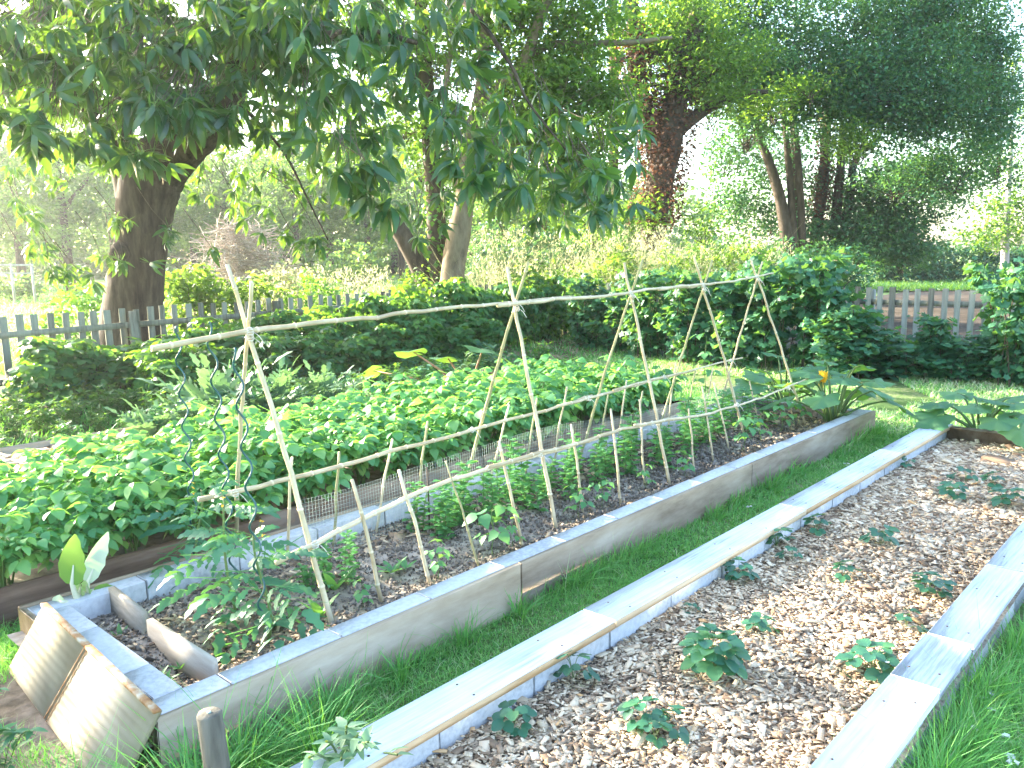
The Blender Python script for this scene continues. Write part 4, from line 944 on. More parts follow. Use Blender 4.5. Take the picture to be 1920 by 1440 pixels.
# ------------------------------------------------------------------ trees
def smooth_path(pts, m=6):
    P = np.array([list(at_d(x, y, d))+[w*.5*d/FP] for x, y, d, w in pts]); out = []
    Q = np.vstack([2*P[0]-P[1], P, 2*P[-1]-P[-2]])
    for i in range(1, len(Q)-2):
        for t in np.linspace(0, 1, m, endpoint=False):
            a, b_, c, d = Q[i-1], Q[i], Q[i+1], Q[i+2]
            out.append(.5*(2*b_+(c-a)*t+(2*a-5*b_+4*c-d)*t*t+(3*b_-a-3*c+d)*t**3))
    out.append(P[-1]); out = np.array(out); return out[:, :3], np.maximum(out[:, 3], .004)
def limb(b, pts, n=10, m=6, wob=.05, tint=.5):
    P, r = smooth_path(pts, m); b.tube(P, r, n, tint, True, wob); return P
def cam_blob(n, px, py, d, rx, ry, rd):
    """n points inside an ellipsoid whose middle is seen at px,py at distance d"""
    v = R.normal(0, 1, (n, 3)); v /= np.linalg.norm(v, axis=1)[:, None]; v *= (R.random(n)**.45)[:, None]
    c = at_d(px, py, d); k = d/FP
    r = np.array([SA, -CA, 0]); f = np.array([CA, SA, 0])
    return c + v[:, :1]*r*rx*k + v[:, 1:2]*f*rd + v[:, 2:]*np.array([0, 0, 1.])*ry*k
def clumps(b, C, nl, rc, size, tint0=.45, tv=.22, droop=-.1, tpl=DIAMOND, asp=.55, flat=.6):
    """leaf clumps round the given centres"""
    k = len(C); T0 = np.clip(R.normal(tint0, tv, k), 0, 1)
    idx = np.repeat(np.arange(k), nl); n = len(idx)
    P = C[idx] + R.normal(0, 1, (n, 3))*rc*np.array([1, 1, flat])
    s = size*U(.6, 1.35, n)
    b.stamp(tpl, rotm(U(0, 6.28, n), R.normal(droop, .55, n), R.normal(0, .6, n), np.stack([s*asp*U(.8, 1.2, n), s, s], -1)), P, np.clip(T0[idx]+R.normal(0, .12, n), 0, 1))
    return P
def twigs(b, C, root, L=.5, r=.004, n=None):
    root = np.asarray(root)
    sel = C if n is None else C[R.choice(len(C), min(n, len(C)), False)]
    for c in sel:
        d = root-c; dl = np.linalg.norm(d)+1e-6; e = c+d/dl*min(L, dl)+R.normal(0, .05, 3); m = (c+e)/2+R.normal(0, .03, 3)-[0, 0, .02]
        b.tube([c, m, e], [r*.5, r*.8, r], 3, .5, False)

# --- sweet chestnut on the left
def rosette(nl, L=.185, W=.058):
    parts = []
    for i in range(nl):
        a = i*2*np.pi/nl+U(-.25, .25); s = U(.7, 1.12)
        parts.append((leaf(L, W, 5, .42, .22, 'lance', .015, .05), rm(a, U(-1.15, -.15), U(-.35, .35), s), np.array([0, 0, U(-.05, .03)]), U(-.12, .12)))
    for i in range(3):
        a = U(0, 6.28); parts.append((leaf(.13, .009, 3, -.1, .1, 'lance'), rm(a, U(.5, 1.2)), np.array([0, 0, .01]), .45))
    return combo(parts)
ROS = [rosette(8), rosette(7), rosette(9), rosette(6)]
def rosettes(b, C, sc_=(.8, 1.2), tint0=.4, tv=.2, tilt=.45):
    k = R.integers(0, len(ROS), len(C))
    for i in range(len(ROS)):
        m = k == i; n = m.sum()
        if n: b.stamp(ROS[i], rotm(U(0, 6.28, n), R.normal(0, tilt, n), R.normal(0, tilt, n), U(sc_[0], sc_[1], n)), C[m], np.clip(R.normal(tint0, tv, n), 0, 1))
base = at_z(250, 640, 0); DT = 11.6
ch = thing('chestnut_tree', 'big sweet chestnut with furrowed leaning trunk forking low on the left', 'tree', tuple(np.array([*at_d(248, 620, DT)[:2], 0])))
tr = MB()
limb(tr, [(243, 690, DT, 150), (246, 620, DT, 118), (250, 560, DT, 104), (259, 490, DT, 94), (268, 420, DT, 96), (276, 360, DT, 106), (292, 318, DT, 108), (330, 280, DT-.1, 92), (378, 240, DT-.3, 78), (412, 195, DT-.5, 68), (432, 150, DT-.6, 62), (444, 90, DT-.7, 58), (452, 20, DT-.8, 54), (470, -80, DT-1, 48), (480, -240, DT-1.3, 36)], 18, 7, .035)
limb(tr, [(262, 400, DT, 70), (245, 330, DT, 66), (232, 285, DT, 60), (205, 235, DT-.2, 54), (160, 200, DT-.5, 46), (110, 165, DT-.9, 40), (40, 110, DT-1.4, 34), (-60, 50, DT-2, 26)], 12, 6, .03)
limb(tr, [(222, 262, DT, 46), (234, 190, DT+.1, 38), (240, 110, DT+.2, 32), (236, 20, DT+.2, 28), (225, -120, DT, 22)], 10, 6, .03)
limb(tr, [(430, 160, DT-.6, 40), (500, 110, DT-1.2, 30), (590, 75, DT-2.2, 22), (690, 60, DT-3.2, 14), (780, 80, DT-4, 8)], 8, 6, .03)
limb(tr, [(446, 80, DT-.7, 30), (560, -20, DT-1.5, 22), (700, -60, DT-2.6, 15), (850, -10, DT-3.6, 10), (950, 110, DT-4.2, 7), (990, 190, DT-4.4, 5), (1060, 280, DT-4.5, 3)], 8, 6, .03)
limb(tr, [(110, 165, DT-.9, 26), (60, 220, DT-2.2, 16), (20, 280, DT-3.4, 9)], 6, 5)
limb(tr, [(432, 180, DT-.6, 12), (480, 225, DT-.2, 7), (535, 290, DT, 5), (580, 380, DT-.3, 3.5), (615, 450, DT-.5, 2.5)], 6, 5)
limb(tr, [(229, 470, DT-.3, 40), (222, 480, DT-.45, 34), (221, 492, DT-.5, 14)], 8, 4)
tr.build('trunk', M['bark'], ch, True)
NEAR = [(70, 95, 7.4, 150, 95, .9, 26), (70, 225, 6.9, 100, 55, .6, 12), (170, 250, 7.6, 60, 40, .5, 5), (245, 120, 7.8, 110, 100, .8, 16), (330, 190, 7.6, 70, 50, .6, 8), (275, 290, 7.3, 45, 18, .3, 3), (330, 205, 7.2, 60, 30, .4, 5), (430, 205, 7.8, 90, 40, .7, 9), (430, 80, 8.2, 130, 90, .9, 16), (560, 110, 8.2, 80, 100, .8, 9),
        (560, 30, 7.6, 110, 50, .8, 9), (640, 90, 7.2, 80, 100, .8, 9), (670, 330, 6.6, 70, 26, .4, 5), (705, 385, 6.8, 50, 26, .4, 3), (610, 235, 7.5, 60, 45, .6, 4), (700, 250, 7.3, 60, 60, .7, 4), (760, 130, 7.5, 80, 60, .7, 6), (700, 20, 7.5, 100, 40, .7, 8), (830, 40, 7.6, 100, 40, .7, 5), (880, 215, 7.4, 90, 60, .7, 7), (905, 290, 6.9, 70, 45, .6, 9), (960, 330, 7.0, 90, 40, .6, 9), (1050, 340, 7.2, 100, 40, .7, 11), (1140, 385, 7.3, 60, 40, .5, 6), (1120, 300, 7.8, 100, 40, .7, 6), (1010, 215, 7.9, 120, 50, .8, 7), (540, 10, 8, 420, 60, 1, 12), (840, 120, 8, 100, 60, .7, 5), (1180, 240, 8, 60, 40, .6, 3)]
cr = MB(); tw = MB()
for (px, py, d, rx, ry, rd, n) in NEAR:
    C = cam_blob(int(n*(2.4 if px < 600 else 1.5 if px < 750 else 1.0)+1), px, py, d, rx, ry, rd); rosettes(cr, C, (.9, 1.3), .35, .2)
    twigs(tw, C, at_d(px-(40 if px > 500 else -60), py-150, d+1), .6, .005)
MID = [(110, 60, 9.8, 230, 120, 1.1, 75), (110, 190, 9.5, 200, 60, 1, 26), (330, 60, 10, 200, 100, 1.1, 55), (360, 170, 10.2, 90, 55, .6, 10), (560, 90, 10, 140, 120, 1, 36), (600, 230, 10, 90, 80, .8, 11), (690, 300, 9.6, 80, 80, .8, 9), (660, 180, 9.8, 110, 80, .9, 12), (830, 200, 9.6, 120, 60, .9, 14), (960, 260, 9.6, 170, 70, .9, 26), (1060, 380, 9.4, 130, 50, .8, 20), (150, -30, 9.6, 300, 60, 1, 40), (600, -20, 9.6, 380, 50, 1, 36), (800, 400, 9.4, 60, 60, .6, 8)]
for (px, py, d, rx, ry, rd, n) in MID:
    C = cam_blob(int(n*(2.0 if px < 620 else .9)), px, py, d, rx, ry, rd); rosettes(cr, C, (.85, 1.25), .45, .25)
    twigs(tw, C, at_d(px-30, py-160, d+1), .6, .006, n//2)
FAR = [(430, 330, 12.6, 110, 90, .8, 20), (520, 260, 12.8, 110, 110, .9, 30), (100, 330, 12.8, 130, 40, .8, 16), (60, 400, 12.2, 90, 40, .7, 10), (540, 400, 11.6, 90, 70, .6, 13), (600, 440, 11.2, 40, 30, .3, 5), (160, 300, 12.9, 80, 30, .6, 8), (620, 180, 13, 120, 90, 1, 34), (680, 320, 12.6, 110, 70, .8, 22), (200, 90, 13, 250, 130, 1, 70), (460, 190, 13, 70, 50, .6, 8), (130, 505, 10.3, 80, 35, .4, 9), (60, 470, 10.5, 50, 22, .4, 4), (190, 480, 10.6, 40, 25, .3, 3), (225, 425, 11, 25, 25, .2, 3), (255, 495, 10.9, 50, 22, .2, 4), (315, 435, 11, 30, 22, .2, 3), (390, 470, 11, 25, 20, .3, 2)]
for (px, py, d, rx, ry, rd, n) in FAR:
    C = cam_blob(n, px, py, d, rx, ry, rd); rosettes(cr, C, (.75, 1.15), .6, .25)
    twigs(tw, C, at_d(px-50, py-80, d), .7, .006, n//2)
C = np.array([-1.2, 10.8, 3.3])+R.normal(0, .5, (170, 3))*np.array([2.2, 1.3, .9]); px, py = proj(C); C = C[px < -60]; rosettes(cr, C, (.9, 1.3), .45, .2)  # unseen rosettes left of the frame, added to shade the leaning cover
cc = np.array([*at_d(330, 100, DT-1)[:2], 6.6])
v = R.normal(0, 1, (2600, 3)); v /= np.linalg.norm(v, axis=1)[:, None]; v *= (R.random(2600)**.4)[:, None]
C = cc + v*np.array([6.0, 6.0, 4.6]); C = C[C[:, 2] > 3.4]; px, py = proj(C); C = C[(py < -60) | (depth(C) < 1)]
DENS = .85
C = C[R.random(len(C)) < DENS]
rosettes(cr, C, (.9, 1.4), .45, .2)
cr.build('crown', M['chestnut'], ch); tw.build('twigs', M['woodystem'], ch)['kind'] = 'stuff'

LEAFQ = (np.array([(0, 0, 0), (-.5, .45, .12), (0, 1, -.1), (.5, .45, .12), (0, .45, 0)]), np.array([[0, 4, 2, 1], [0, 3, 2, 4]]))
def tree(name, label, limbs, blobs, leafm, barkm, nl, rc, size, base_px, group=None, extra=None, tint0=.45, tv=.22, ntw=10):
    x, y, d = base_px; o = at_d(x, y, d); root = thing(name, label, 'tree', (o[0], o[1], 0), group)
    t = MB()
    for L in limbs: limb(t, L, 8, 5, .05)
    t.build('trunk', M[barkm], root, True)
    c = MB(); w = MB()
    for (px, py, d, rx, ry, rd, n) in blobs:
        C = cam_blob(n, px, py, d, rx, ry, rd); clumps(c, C, nl, rc, size, tint0, tv, tpl=LEAFQ)
        if ntw: twigs(w, C, at_d(px, py+40, d), 1.0, .012, min(n, ntw))
    c.build('crown', M[leafm], root)
    if ntw and w.n: w.build('branches', M[barkm], root)['kind'] = 'stuff'
    if extra: extra(root)
    return root
# forked tan trunk, middle
def ivy_on(path, mat, name, nper, spread, size):
    def f(root):
        b = MB()
        for pts in path:
            P, r = smooth_path(pts, 8); i = R.integers(0, len(P), nper*len(P)); n = len(i)
            a = U(0, 6.28, n); off = np.stack([np.cos(a), np.sin(a), np.zeros(n)], -1)*(r[i]+U(0, spread, n))[:, None]
            Q = P[i]+off+R.normal(0, .06, (n, 3)); b.stamp(DIAMOND, rotm(a-np.pi/2, R.normal(-.8, .5, n), R.normal(0, .4, n), size*U(.6, 1.3, n)), Q, U(0, 1, n))
        b.build(name, M[mat], root)
    return f
d = 15.2
tree('forked_tree', 'tan forked trunk leaning right just beyond the fence in the middle', [
    [(846, 560, d, 50), (850, 500, d, 44), (860, 440, d, 44), (870, 385, d, 36), (874, 330, d, 32), (880, 270, d, 28), (896, 205, d, 26), (908, 120, d, 24), (900, 0, d, 20)],
    [(890, 225, d, 24), (930, 170, d, 24), (975, 130, d-.2, 22), (1000, 70, d-.3, 20), (1030, -10, d-.4, 18)],
    [(960, 140, d, 14), (1020, 88, d, 14), (1100, 82, d, 12), (1180, 80, d, 10), (1260, 70, d, 6)],
    [(868, 372, d, 12), (838, 290, d, 10), (836, 170, d, 10), (850, 60, d, 8)],
    [(1000, 80, d, 10), (960, 30, d, 8), (900, 10, d, 6)], [(862, 275, d, 12), (832, 310, d, 12), (820, 318, d, 11)]],
    [(1010, 250, 15.5, 110, 100, 1.1, 110), (1090, 300, 15, 90, 80, .8, 60), (1040, 180, 14.8, 140, 80, .8, 60), (950, 150, 15.8, 110, 80, .8, 40), (930, 60, 15.2, 110, 70, 1.2, 40), (820, 100, 15.6, 90, 60, 1.2, 22), (1060, 150, 15.6, 110, 60, 1, 50), (1100, 60, 15.4, 100, 60, 1.2, 40), (760, 220, 15.8, 80, 60, 1, 22), (960, -120, 15.5, 250, 90, 2, 90), (940, 10, 15.4, 130, 50, 1, 46), (1060, 20, 15.2, 100, 50, 1, 40), (720, 20, 15.8, 130, 50, 1, 36), (880, 250, 15.8, 90, 90, .8, 40), (1130, 200, 15.6, 70, 90, .8, 50), (1020, 390, 15.3, 60, 40, .7, 14)], 'treeleaf', 'bark_tan', 42, .20, .115, (850, 560, d), None, None, .62)
d = 15.8
L1 = [(822, 560, d, 44), (822, 500, d, 38), (818, 420, d, 36), (815, 350, d, 34), (806, 260, d, 30), (800, 170, d, 28), (792, 80, d, 26), (788, -20, d, 24)]
tree('ivy_clad_tree', 'dark ivy covered trunk beside the tan forked tree', [L1, [(800, 545, d, 34), (785, 500, d, 34), (762, 455, d, 34), (738, 415, d, 30), (720, 385, d, 18)], [(802, 200, d, 16), (770, 130, d, 12), (740, 60, d, 10)]],
     [(780, 60, 16, 120, 80, 1.2, 30), (700, 120, 16.2, 110, 90, 1.1, 34), (660, 240, 16.3, 80, 70, 1, 22), (770, -120, 16, 200, 80, 1.6, 50), (790, 300, 16.4, 40, 40, .6, 6)], 'treeleaf', 'bark_dark', 42, .2, .12, (822, 560, d), None, ivy_on([L1[:5]], 'raspberry', 'ivy', 16, .12, .09), .55)
# red-brown ivy tree right of the middle
d = 19
LR = [(1222, 470, d, 44), (1226, 420, d, 46), (1236, 350, d, 50), (1250, 270, d, 54), (1266, 190, d, 46), (1290, 110, d, 36), (1310, 20, d, 30)]
LR2 = [(1240, 300, d, 30), (1215, 220, d, 30), (1195, 140, d, 30), (1190, 60, d, 28), (1180, -20, d, 24)]
tree('ivy_clad_tree', 'tree with red-brown dead ivy on its trunk, right of the middle', [LR, LR2, [(1255, 262, d, 26), (1300, 222, d, 22), (1350, 190, d, 18), (1400, 174, d, 12), (1440, 172, d, 7)], [(1150, 320, d+.6, 18), (1152, 200, d+.6, 18), (1150, 100, d+.6, 17), (1148, -20, d+.6, 16)], [(1150, 116, d, 9), (1210, 104, d, 11), (1280, 92, d, 12), (1330, 76, d, 10)], [(1180, 146, d, 8), (1240, 142, d, 9), (1300, 130, d, 8)], [(1300, 160, d, 9), (1350, 130, d, 8), (1410, 110, d, 6)]],
     [(1240, 60, 19, 110, 80, 1.2, 60), (1320, 120, 18.6, 90, 80, 1.1, 50), (1180, 190, 19.3, 60, 60, .8, 14), (1300, 40, 18.8, 120, 60, 1.2, 44), (1190, 400, 18.4, 60, 40, .8, 14), (1330, 200, 19, 50, 40, .8, 8), (1250, -120, 19, 240, 90, 2, 70), (1110, 420, 18.2, 60, 40, .8, 14), (1600, 262, 19.6, 56, 32, .5, 16), (1450, 190, 19, 70, 34, .5, 16), (1400, 110, 18.6, 70, 40, .6, 20), (1520, 150, 19.2, 60, 26, .5, 9), (1320, 420, 18.8, 40, 30, .6, 8)], 'treeleaf', 'bark_dark', 50, .22, .11, (1225, 470, d), None, ivy_on([LR[1:6], LR2[:4]], 'deadivy', 'dead_ivy', 120, .34, .075), .5)  # lighter clumps over the broad crown stand in for its sunlit highlights
# big dense tree on the right and the group of trunks below it
d = 24
RT = [(1395, 60, 22, 190, 90, 1.6, 150), (1560, 70, 21.5, 220, 110, 1.8, 240), (1720, 90, 21.5, 180, 110, 1.8, 210), (1480, 190, 21.5, 150, 70, 1.4, 110), (1610, 190, 21, 140, 80, 1.3, 120), (1740, 220, 21.2, 150, 90, 1.5, 160), (1820, 190, 21.8, 80, 120, 1.3, 95), (1790, 320, 21.8, 110, 60, 1.2, 70), (1610, 262, 20.6, 50, 30, .6, 16), (1870, 290, 22, 40, 60, 1, 22), (1680, 330, 22, 60, 40, 1, 18), (1600, -110, 22, 330, 100, 2.5, 240), (1350, 150, 21.5, 100, 70, 1, 90), (1400, 240, 21.2, 60, 40, .8, 26), (1300, 40, 21.5, 120, 80, 1.2, 120), (1840, 90, 22, 60, 90, 1, 80), (1870, 200, 22, 40, 80, .8, 40), (1760, 20, 21, 130, 50, 1, 70), (1500, 130, 20.5, 200, 60, 1, 120), (1700, 150, 20.3, 140, 90, 1, 140)]
tree('broad_tree', 'broad dense tree filling the upper right, its crown hanging low', [[(1480, 520, d, 28), (1474, 440, d, 25), (1462, 370, d, 21), (1444, 310, d, 18), (1422, 250, d, 15), (1402, 170, d, 12)], [(1488, 480, d, 18), (1484, 380, d, 14), (1478, 300, d, 13), (1468, 200, d, 10)], [(1505, 470, d, 15), (1500, 350, d, 13), (1492, 240, d, 11)]], RT, 'treeleaf_dark', 'bark_dark', 56, .23, .105, (1478, 500, d), None, None, .45, .38, 30)
d = 25.5
tree('trunk_group_tree', 'slim straight dark trunk in the right group, with dark low foliage', [[(1496, 520, d, 20), (1493, 400, d, 18), (1490, 300, d, 15), (1486, 180, d, 12)]], [(1420, 300, 26, 80, 60, 1.2, 50), (1380, 380, 26, 50, 60, 1, 44), (1445, 400, 26, 40, 70, 1, 40), (1400, 470, 25, 60, 30, 1, 30), (1360, 290, 25, 60, 40, 1, 20), (1510, 300, 26, 40, 60, 1, 16)], 'treeleaf_dark', 'bark_dark', 50, .26, .12, (1492, 500, d), 'trunks of the right group', None, .35)
LRR = [(1526, 520, d, 24), (1531, 430, d, 22), (1541, 360, d, 21), (1547, 290, d, 19), (1552, 200, d, 16)]
tree('trunk_group_tree', 'trunk wrapped in red-brown ivy in the right group', [LRR], [(1560, 340, 26, 50, 50, .8, 26), (1520, 440, 25, 50, 40, .8, 26), (1510, 380, 26, 24, 60, .8, 14)], 'treeleaf_dark', 'bark_dark', 50, .26, .12, (1528, 500, d), 'trunks of the right group', ivy_on([LRR], 'deadivy', 'dead_ivy', 60, .16, .08), .35)
tree('trunk_group_tree', 'rightmost pair of dark trunks in the right group above a dark low bush', [[(1562, 520, d, 22), (1567, 420, d, 20), (1574, 340, d, 17), (1582, 240, d, 13)], [(1575, 460, d, 20), (1592, 380, d, 18), (1600, 300, d, 14)]], [(1640, 430, 25, 80, 50, 1.2, 130), (1690, 470, 25, 60, 30, 1, 60), (1650, 340, 25, 60, 40, 1, 40), (1730, 330, 24, 70, 40, 1, 50), (1610, 380, 25.5, 60, 40, 1, 34), (1700, 400, 25.5, 70, 40, 1, 26), (1750, 370, 25, 60, 30, 1, 18), (1600, 480, 24.5, 60, 30, 1, 30)], 'treeleaf_dark', 'bark_dark', 55, .28, .13, (1560, 500, d), 'trunks of the right group', None, .3)
d = 30
tree('slim_tree', 'slim pale trunked tree at the far right edge beyond the field', [[(1884, 505, d, 16), (1886, 440, d, 13), (1892, 340, d, 9), (1898, 240, d, 6)]], [(1890, 380, 30, 50, 30, 1, 20), (1870, 440, 30, 60, 26, 1, 22), (1915, 300, 30, 30, 60, 1, 16), (1910, 420, 30, 40, 40, 1, 16), (1895, 120, 30, 40, 40, 1, 8), (1910, 200, 30, 26, 40, 1, 8)], 'treeleaf', 'bark_pale', 44, .3, .15, (1884, 505, d), None, None, .5)

# far woodland: individual hazy trees
def ftree_proto(h, r, pale):
    root = thing('woodland_tree', '', 'tree', (0, 0, 0)); t = MB(); t.tube([(0, 0, -.2), (.1, 0, h*.3), (.0, .15, h*.6), (.1, 0, h*.9)], [.3, .24, .16, .05], 7, .5)
    for k in range(5): a = U(0, 6.28); z = h*U(.3, .6); t.tube([(0, 0, z), (r*.3*math.cos(a), r*.3*math.sin(a), z+h*.1), (r*.7*math.cos(a), r*.7*math.sin(a), z+h*.22)], [.12, .08, .03], 5)
    t.build('trunk', M['bark_dark'], root, True)
    c = MB(); n = 210; v = R.normal(0, 1, (n, 3)); v /= np.linalg.norm(v, axis=1)[:, None]; v *= (R.random(n)**.35)[:, None]
    C = v*np.array([r, r, h*.42])+[0, 0, h*.58]; clumps(c, C, 34, .42, .30, .5, .25, tpl=LEAFQ); c.build('crown', M['farleaf'], root); return root
ft = Place([ftree_proto(11, 3.6, 0), ftree_proto(9, 3.2, 0), ftree_proto(13, 3.8, 0)])
k = 0
for (x, d_, s) in [(-60, 44, 1.0), (40, 52, .95), (130, 40, .8), (215, 58, 1.0), (300, 50, .85), (365, 62, .95), (430, 48, .8), (500, 56, .95), (560, 44, .72), (620, 60, 1), (690, 46, .8), (755, 56, .85), (880, 40, .6), (950, 34, .6), (1010, 46, .7), (1080, 36, .55), (1160, 44, .6), (-150, 55, 1.2), (330, 72, 1.3), (540, 74, 1.3), (120, 75, 1.3), (740, 72, 1.2)]:
    p = at_d(x, 500, d_); ft.put(k, (p[0], p[1], 0), U(0, 6), s, f'pale hazy tree of the far woodland, {ORD[k] if k < 20 else ORD[k-20] + " in the back"} from the left' if k < 17 else 'tall pale tree at the back of the far woodland', 'trees of the far woodland'); k += 1

# shrubs beyond the fence
def shrub(name, label, px, py, d, rx, h, mat, size=.09, n=60, nl=40, grp=None, tint=.55):
    p = at_d(px, py, d); root = thing(name, label, 'shrub', (p[0], p[1], 0), grp); c = MB(); st = MB(); r = rx*d/FP
    v = R.normal(0, 1, (n, 3)); v /= np.linalg.norm(v, axis=1)[:, None]; v *= (R.random(n)**.4)[:, None]
    C = np.array([p[0], p[1], h*.52])+v*[r, r*.8, h*.48]; clumps(c, C, nl, .15, size, tint, .25, tpl=LEAFQ)
    for q in C[:18]: st.tube([(p[0]+U(-.2, .2), p[1]+U(-.2, .2), 0), (q+[p[0], p[1], 0])/2, q], [.012, .008, .004], 4, .5, False)
    st.build('stem', M['woodystem'], root); c.build('foliage', M[mat], root)
for a in [('shrub', 'bright leafy shrub beyond the fence left of the chestnut trunk', 150, 560, 12.6, 80, 1.25, 'raspberry', .12, 30, 26), ('shrub', 'sunlit big leafed shrub between the chestnut trunk and the crossed canes', 360, 560, 12.6, 70, 1.45, 'treeleaf', .13, 46, 28), ('shrub', 'dark leafy shrub above the fence behind the left crossed canes', 450, 560, 12.9, 80, 1.45, 'treeleaf', .12, 50, 28), ('shrub', 'green tussocky bush in front of the brush pile', 520, 520, 16, 85, 1.45, 'drygrass', .12, 50, 40, None, .1), ('shrub', 'leafy shrub beyond the fence under the long top rail', 600, 560, 13.4, 60, 1.3, 'raspberry', .1, 36, 30),
          ('shrub', 'leafy shrub below the tan forked tree', 760, 560, 13.8, 80, 1.35, 'treeleaf', .1, 50, 34), ('shrub', 'bright bush behind the second crossed canes', 1010, 545, 14.8, 90, 1.4, 'treeleaf', .1, 60, 36), ('shrub', 'yellow-green bush behind the third crossed canes', 1150, 540, 15.5, 80, 1.6, 'treeleaf', .1, 60, 36, None, .7), ('shrub', 'yellow-green bush behind the fourth crossed canes', 1290, 535, 15.8, 90, 1.75, 'treeleaf', .1, 70, 36, None, .7), ('shrub', 'leafy bush behind the last crossed canes', 1400, 530, 16, 80, 1.75, 'treeleaf', .1, 60, 36, None, .5), ('shrub', 'dark rounded bush at the corner of the bare field', 1540, 520, 17.5, 90, 1.75, 'treeleaf_dark', .11, 90, 40, None, .45), ('shrub', 'dark rounded bush right of the field corner bush', 1475, 510, 18.5, 70, 1.9, 'treeleaf_dark', .11, 70, 40, None, .5), ('shrub', 'dark understorey bush below the trunk of the red-brown tree', 1330, 480, 21, 90, 1.8, 'treeleaf_dark', .13, 60, 40), ('shrub', 'dark understorey bush between the middle trunks', 930, 470, 24, 110, 2.6, 'treeleaf_dark', .16, 80, 40, None, .3), ('shrub', 'dark understorey bush left of the red-brown tree', 1090, 470, 25, 110, 2.8, 'treeleaf_dark', .16, 80, 40, None, .3), ('shrub', 'hazy low bush at the far left edge of the meadow', 20, 510, 32, 60, 1.0, 'farleaf', .2, 30, 34), ('shrub', 'hazy bush below the far woodland', 250, 500, 36, 80, 1.8, 'farleaf', .22, 40, 34), ('shrub', 'dim bush at the foot of the far woodland right of the brush pile', 660, 490, 36, 80, 2.2, 'farleaf', .22, 50, 34)]: shrub(*a)
# the far wood reads as one mass
wc = MB(); C = []
for _ in range(1500):
    p = at_d(U(-300, 1330), 500, U(66, 84)); C.append([p[0], p[1], 9.0*R.random()**1.2*(.75+.25*math.sin(p[0]*.35)+.2*math.sin(p[0]*.9+1))])
clumps(wc, np.array(C), 30, .75, .55, .4, .3, tpl=LEAFQ); tag(wc.build('distant_wood', M['farleaf'], origin=(0, 0, 0)), 'pale blue-green wood far behind the meadow', 'wood', kind='stuff')
# hedge beyond the field
def hedge(label, x0, x1, d, h, n):
    root = thing('hedge', label, 'hedge', (*at_d((x0+x1)/2, 500, d)[:2], 0)); c = MB(); C = []
    for _ in range(n):
        p = at_d(U(x0, x1), 500, d+U(-.6, .6)); C.append([p[0], p[1], h*U(.02, 1)*(1+.12*math.sin(p[0]*1.3))])
    clumps(c, np.array(C), 40, .22, .2, .35, .2, tpl=LEAFQ); c.build('foliage', M['treeleaf_dark'], root)
hedge('dark clipped hedge along the far side of the bare field', 1640, 1990, 36, 1.55, 260)
b = MB(); p = np.array([at_d(x, 520, d) for x, d in ((1560, 30), (2100, 30), (2100, 36), (1560, 36))]); p[:, 2] = .035; b.add(p, [[0, 1, 2, 3]]); struct('grass_strip', b.build('grass_strip', M['shadesoil']))  # strip coloured dark, painting the shade below the hedge
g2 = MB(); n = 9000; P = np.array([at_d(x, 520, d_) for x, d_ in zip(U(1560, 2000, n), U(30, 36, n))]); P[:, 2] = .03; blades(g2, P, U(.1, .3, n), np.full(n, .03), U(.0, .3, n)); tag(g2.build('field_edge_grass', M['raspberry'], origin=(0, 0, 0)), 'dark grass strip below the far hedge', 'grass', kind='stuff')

# brush pile
p0 = at_d(455, 520, 18.2); p0[2] = 0
br = MB()
for k in range(1500):
    a, e = U(0, 6.28), U(0, 1)**.6*1.5; rr_ = U(.55, 1.05); c = p0+np.array([1.55*math.cos(a)*math.cos(e), 1.3*math.sin(a)*math.cos(e), 2.3*math.sin(e)])*rr_
    d_ = R.normal(0, 1, 3)*[1, 1, .5]; d_ /= np.linalg.norm(d_); L = U(.25, .8); cv = R.normal(0, .18, 3)
    t = np.linspace(-.5, .5, 5)[:, None]; Pq = c+d_*t*L+cv*(t**2); Pq[:, 2] = np.maximum(Pq[:, 2], .02)
    br.tube(Pq, np.linspace(.010, .004, 5)*U(.6, 1.4), 3, U(0, 1), False)
tag(br.build('brush_pile', M['brush']), 'grey heap of dead branches right of the chestnut trunk', 'brush pile')

# tall dry grass and nettles beyond the fence
tg = MB()
def tallgrass(x0, x1, d0, d1, n, h0, h1, tl=(.1, 1)):
    P = np.array([at_d(x, 520, d_) for x, d_ in zip(U(x0, x1, n), U(d0, d1, n))]); P[:, 2] = 0; P = P[(P[:, 1] > 10.5) | (P[:, 0] > 12.4)]; n = len(P)
    h = U(h0, h1, n); blades(tg, P, h, U(.006, .012, n), U(tl[0], tl[1], n))
    m = R.random(n) < .35; Q = P[m]+np.stack([R.normal(0, .05, m.sum()), R.normal(0, .05, m.sum()), h[m]*.92], -1)
    for j in range(5): tg.stamp(DIAMOND, rotm(U(0, 6.28, len(Q)), U(.3, 1.4, len(Q)), 0, np.stack([np.full(len(Q), .018), U(.04, .09, len(Q)), np.full(len(Q), .03)], -1)), Q+R.normal(0, .03, Q.shape)+[0, 0, .02*j], U(.6, 1, len(Q)))
tallgrass(560, 740, 13.6, 16, 900, .8, 1.4)
tallgrass(880, 1250, 14.2, 17, 3600, 1.1, 2.15, (.25, 1))
tallgrass(1200, 1480, 15, 17.5, 1500, 1.0, 1.8, (0, .8))
tallgrass(320, 560, 13, 15, 700, .6, 1.2)
tallgrass(-40, 240, 12, 20, 900, .25, .6)
tag(tg.build('tall_grass', M['drygrass'], origin=(0, 0, 0)), 'tall pale seeding grass beyond the picket fence', 'grass', kind='stuff')
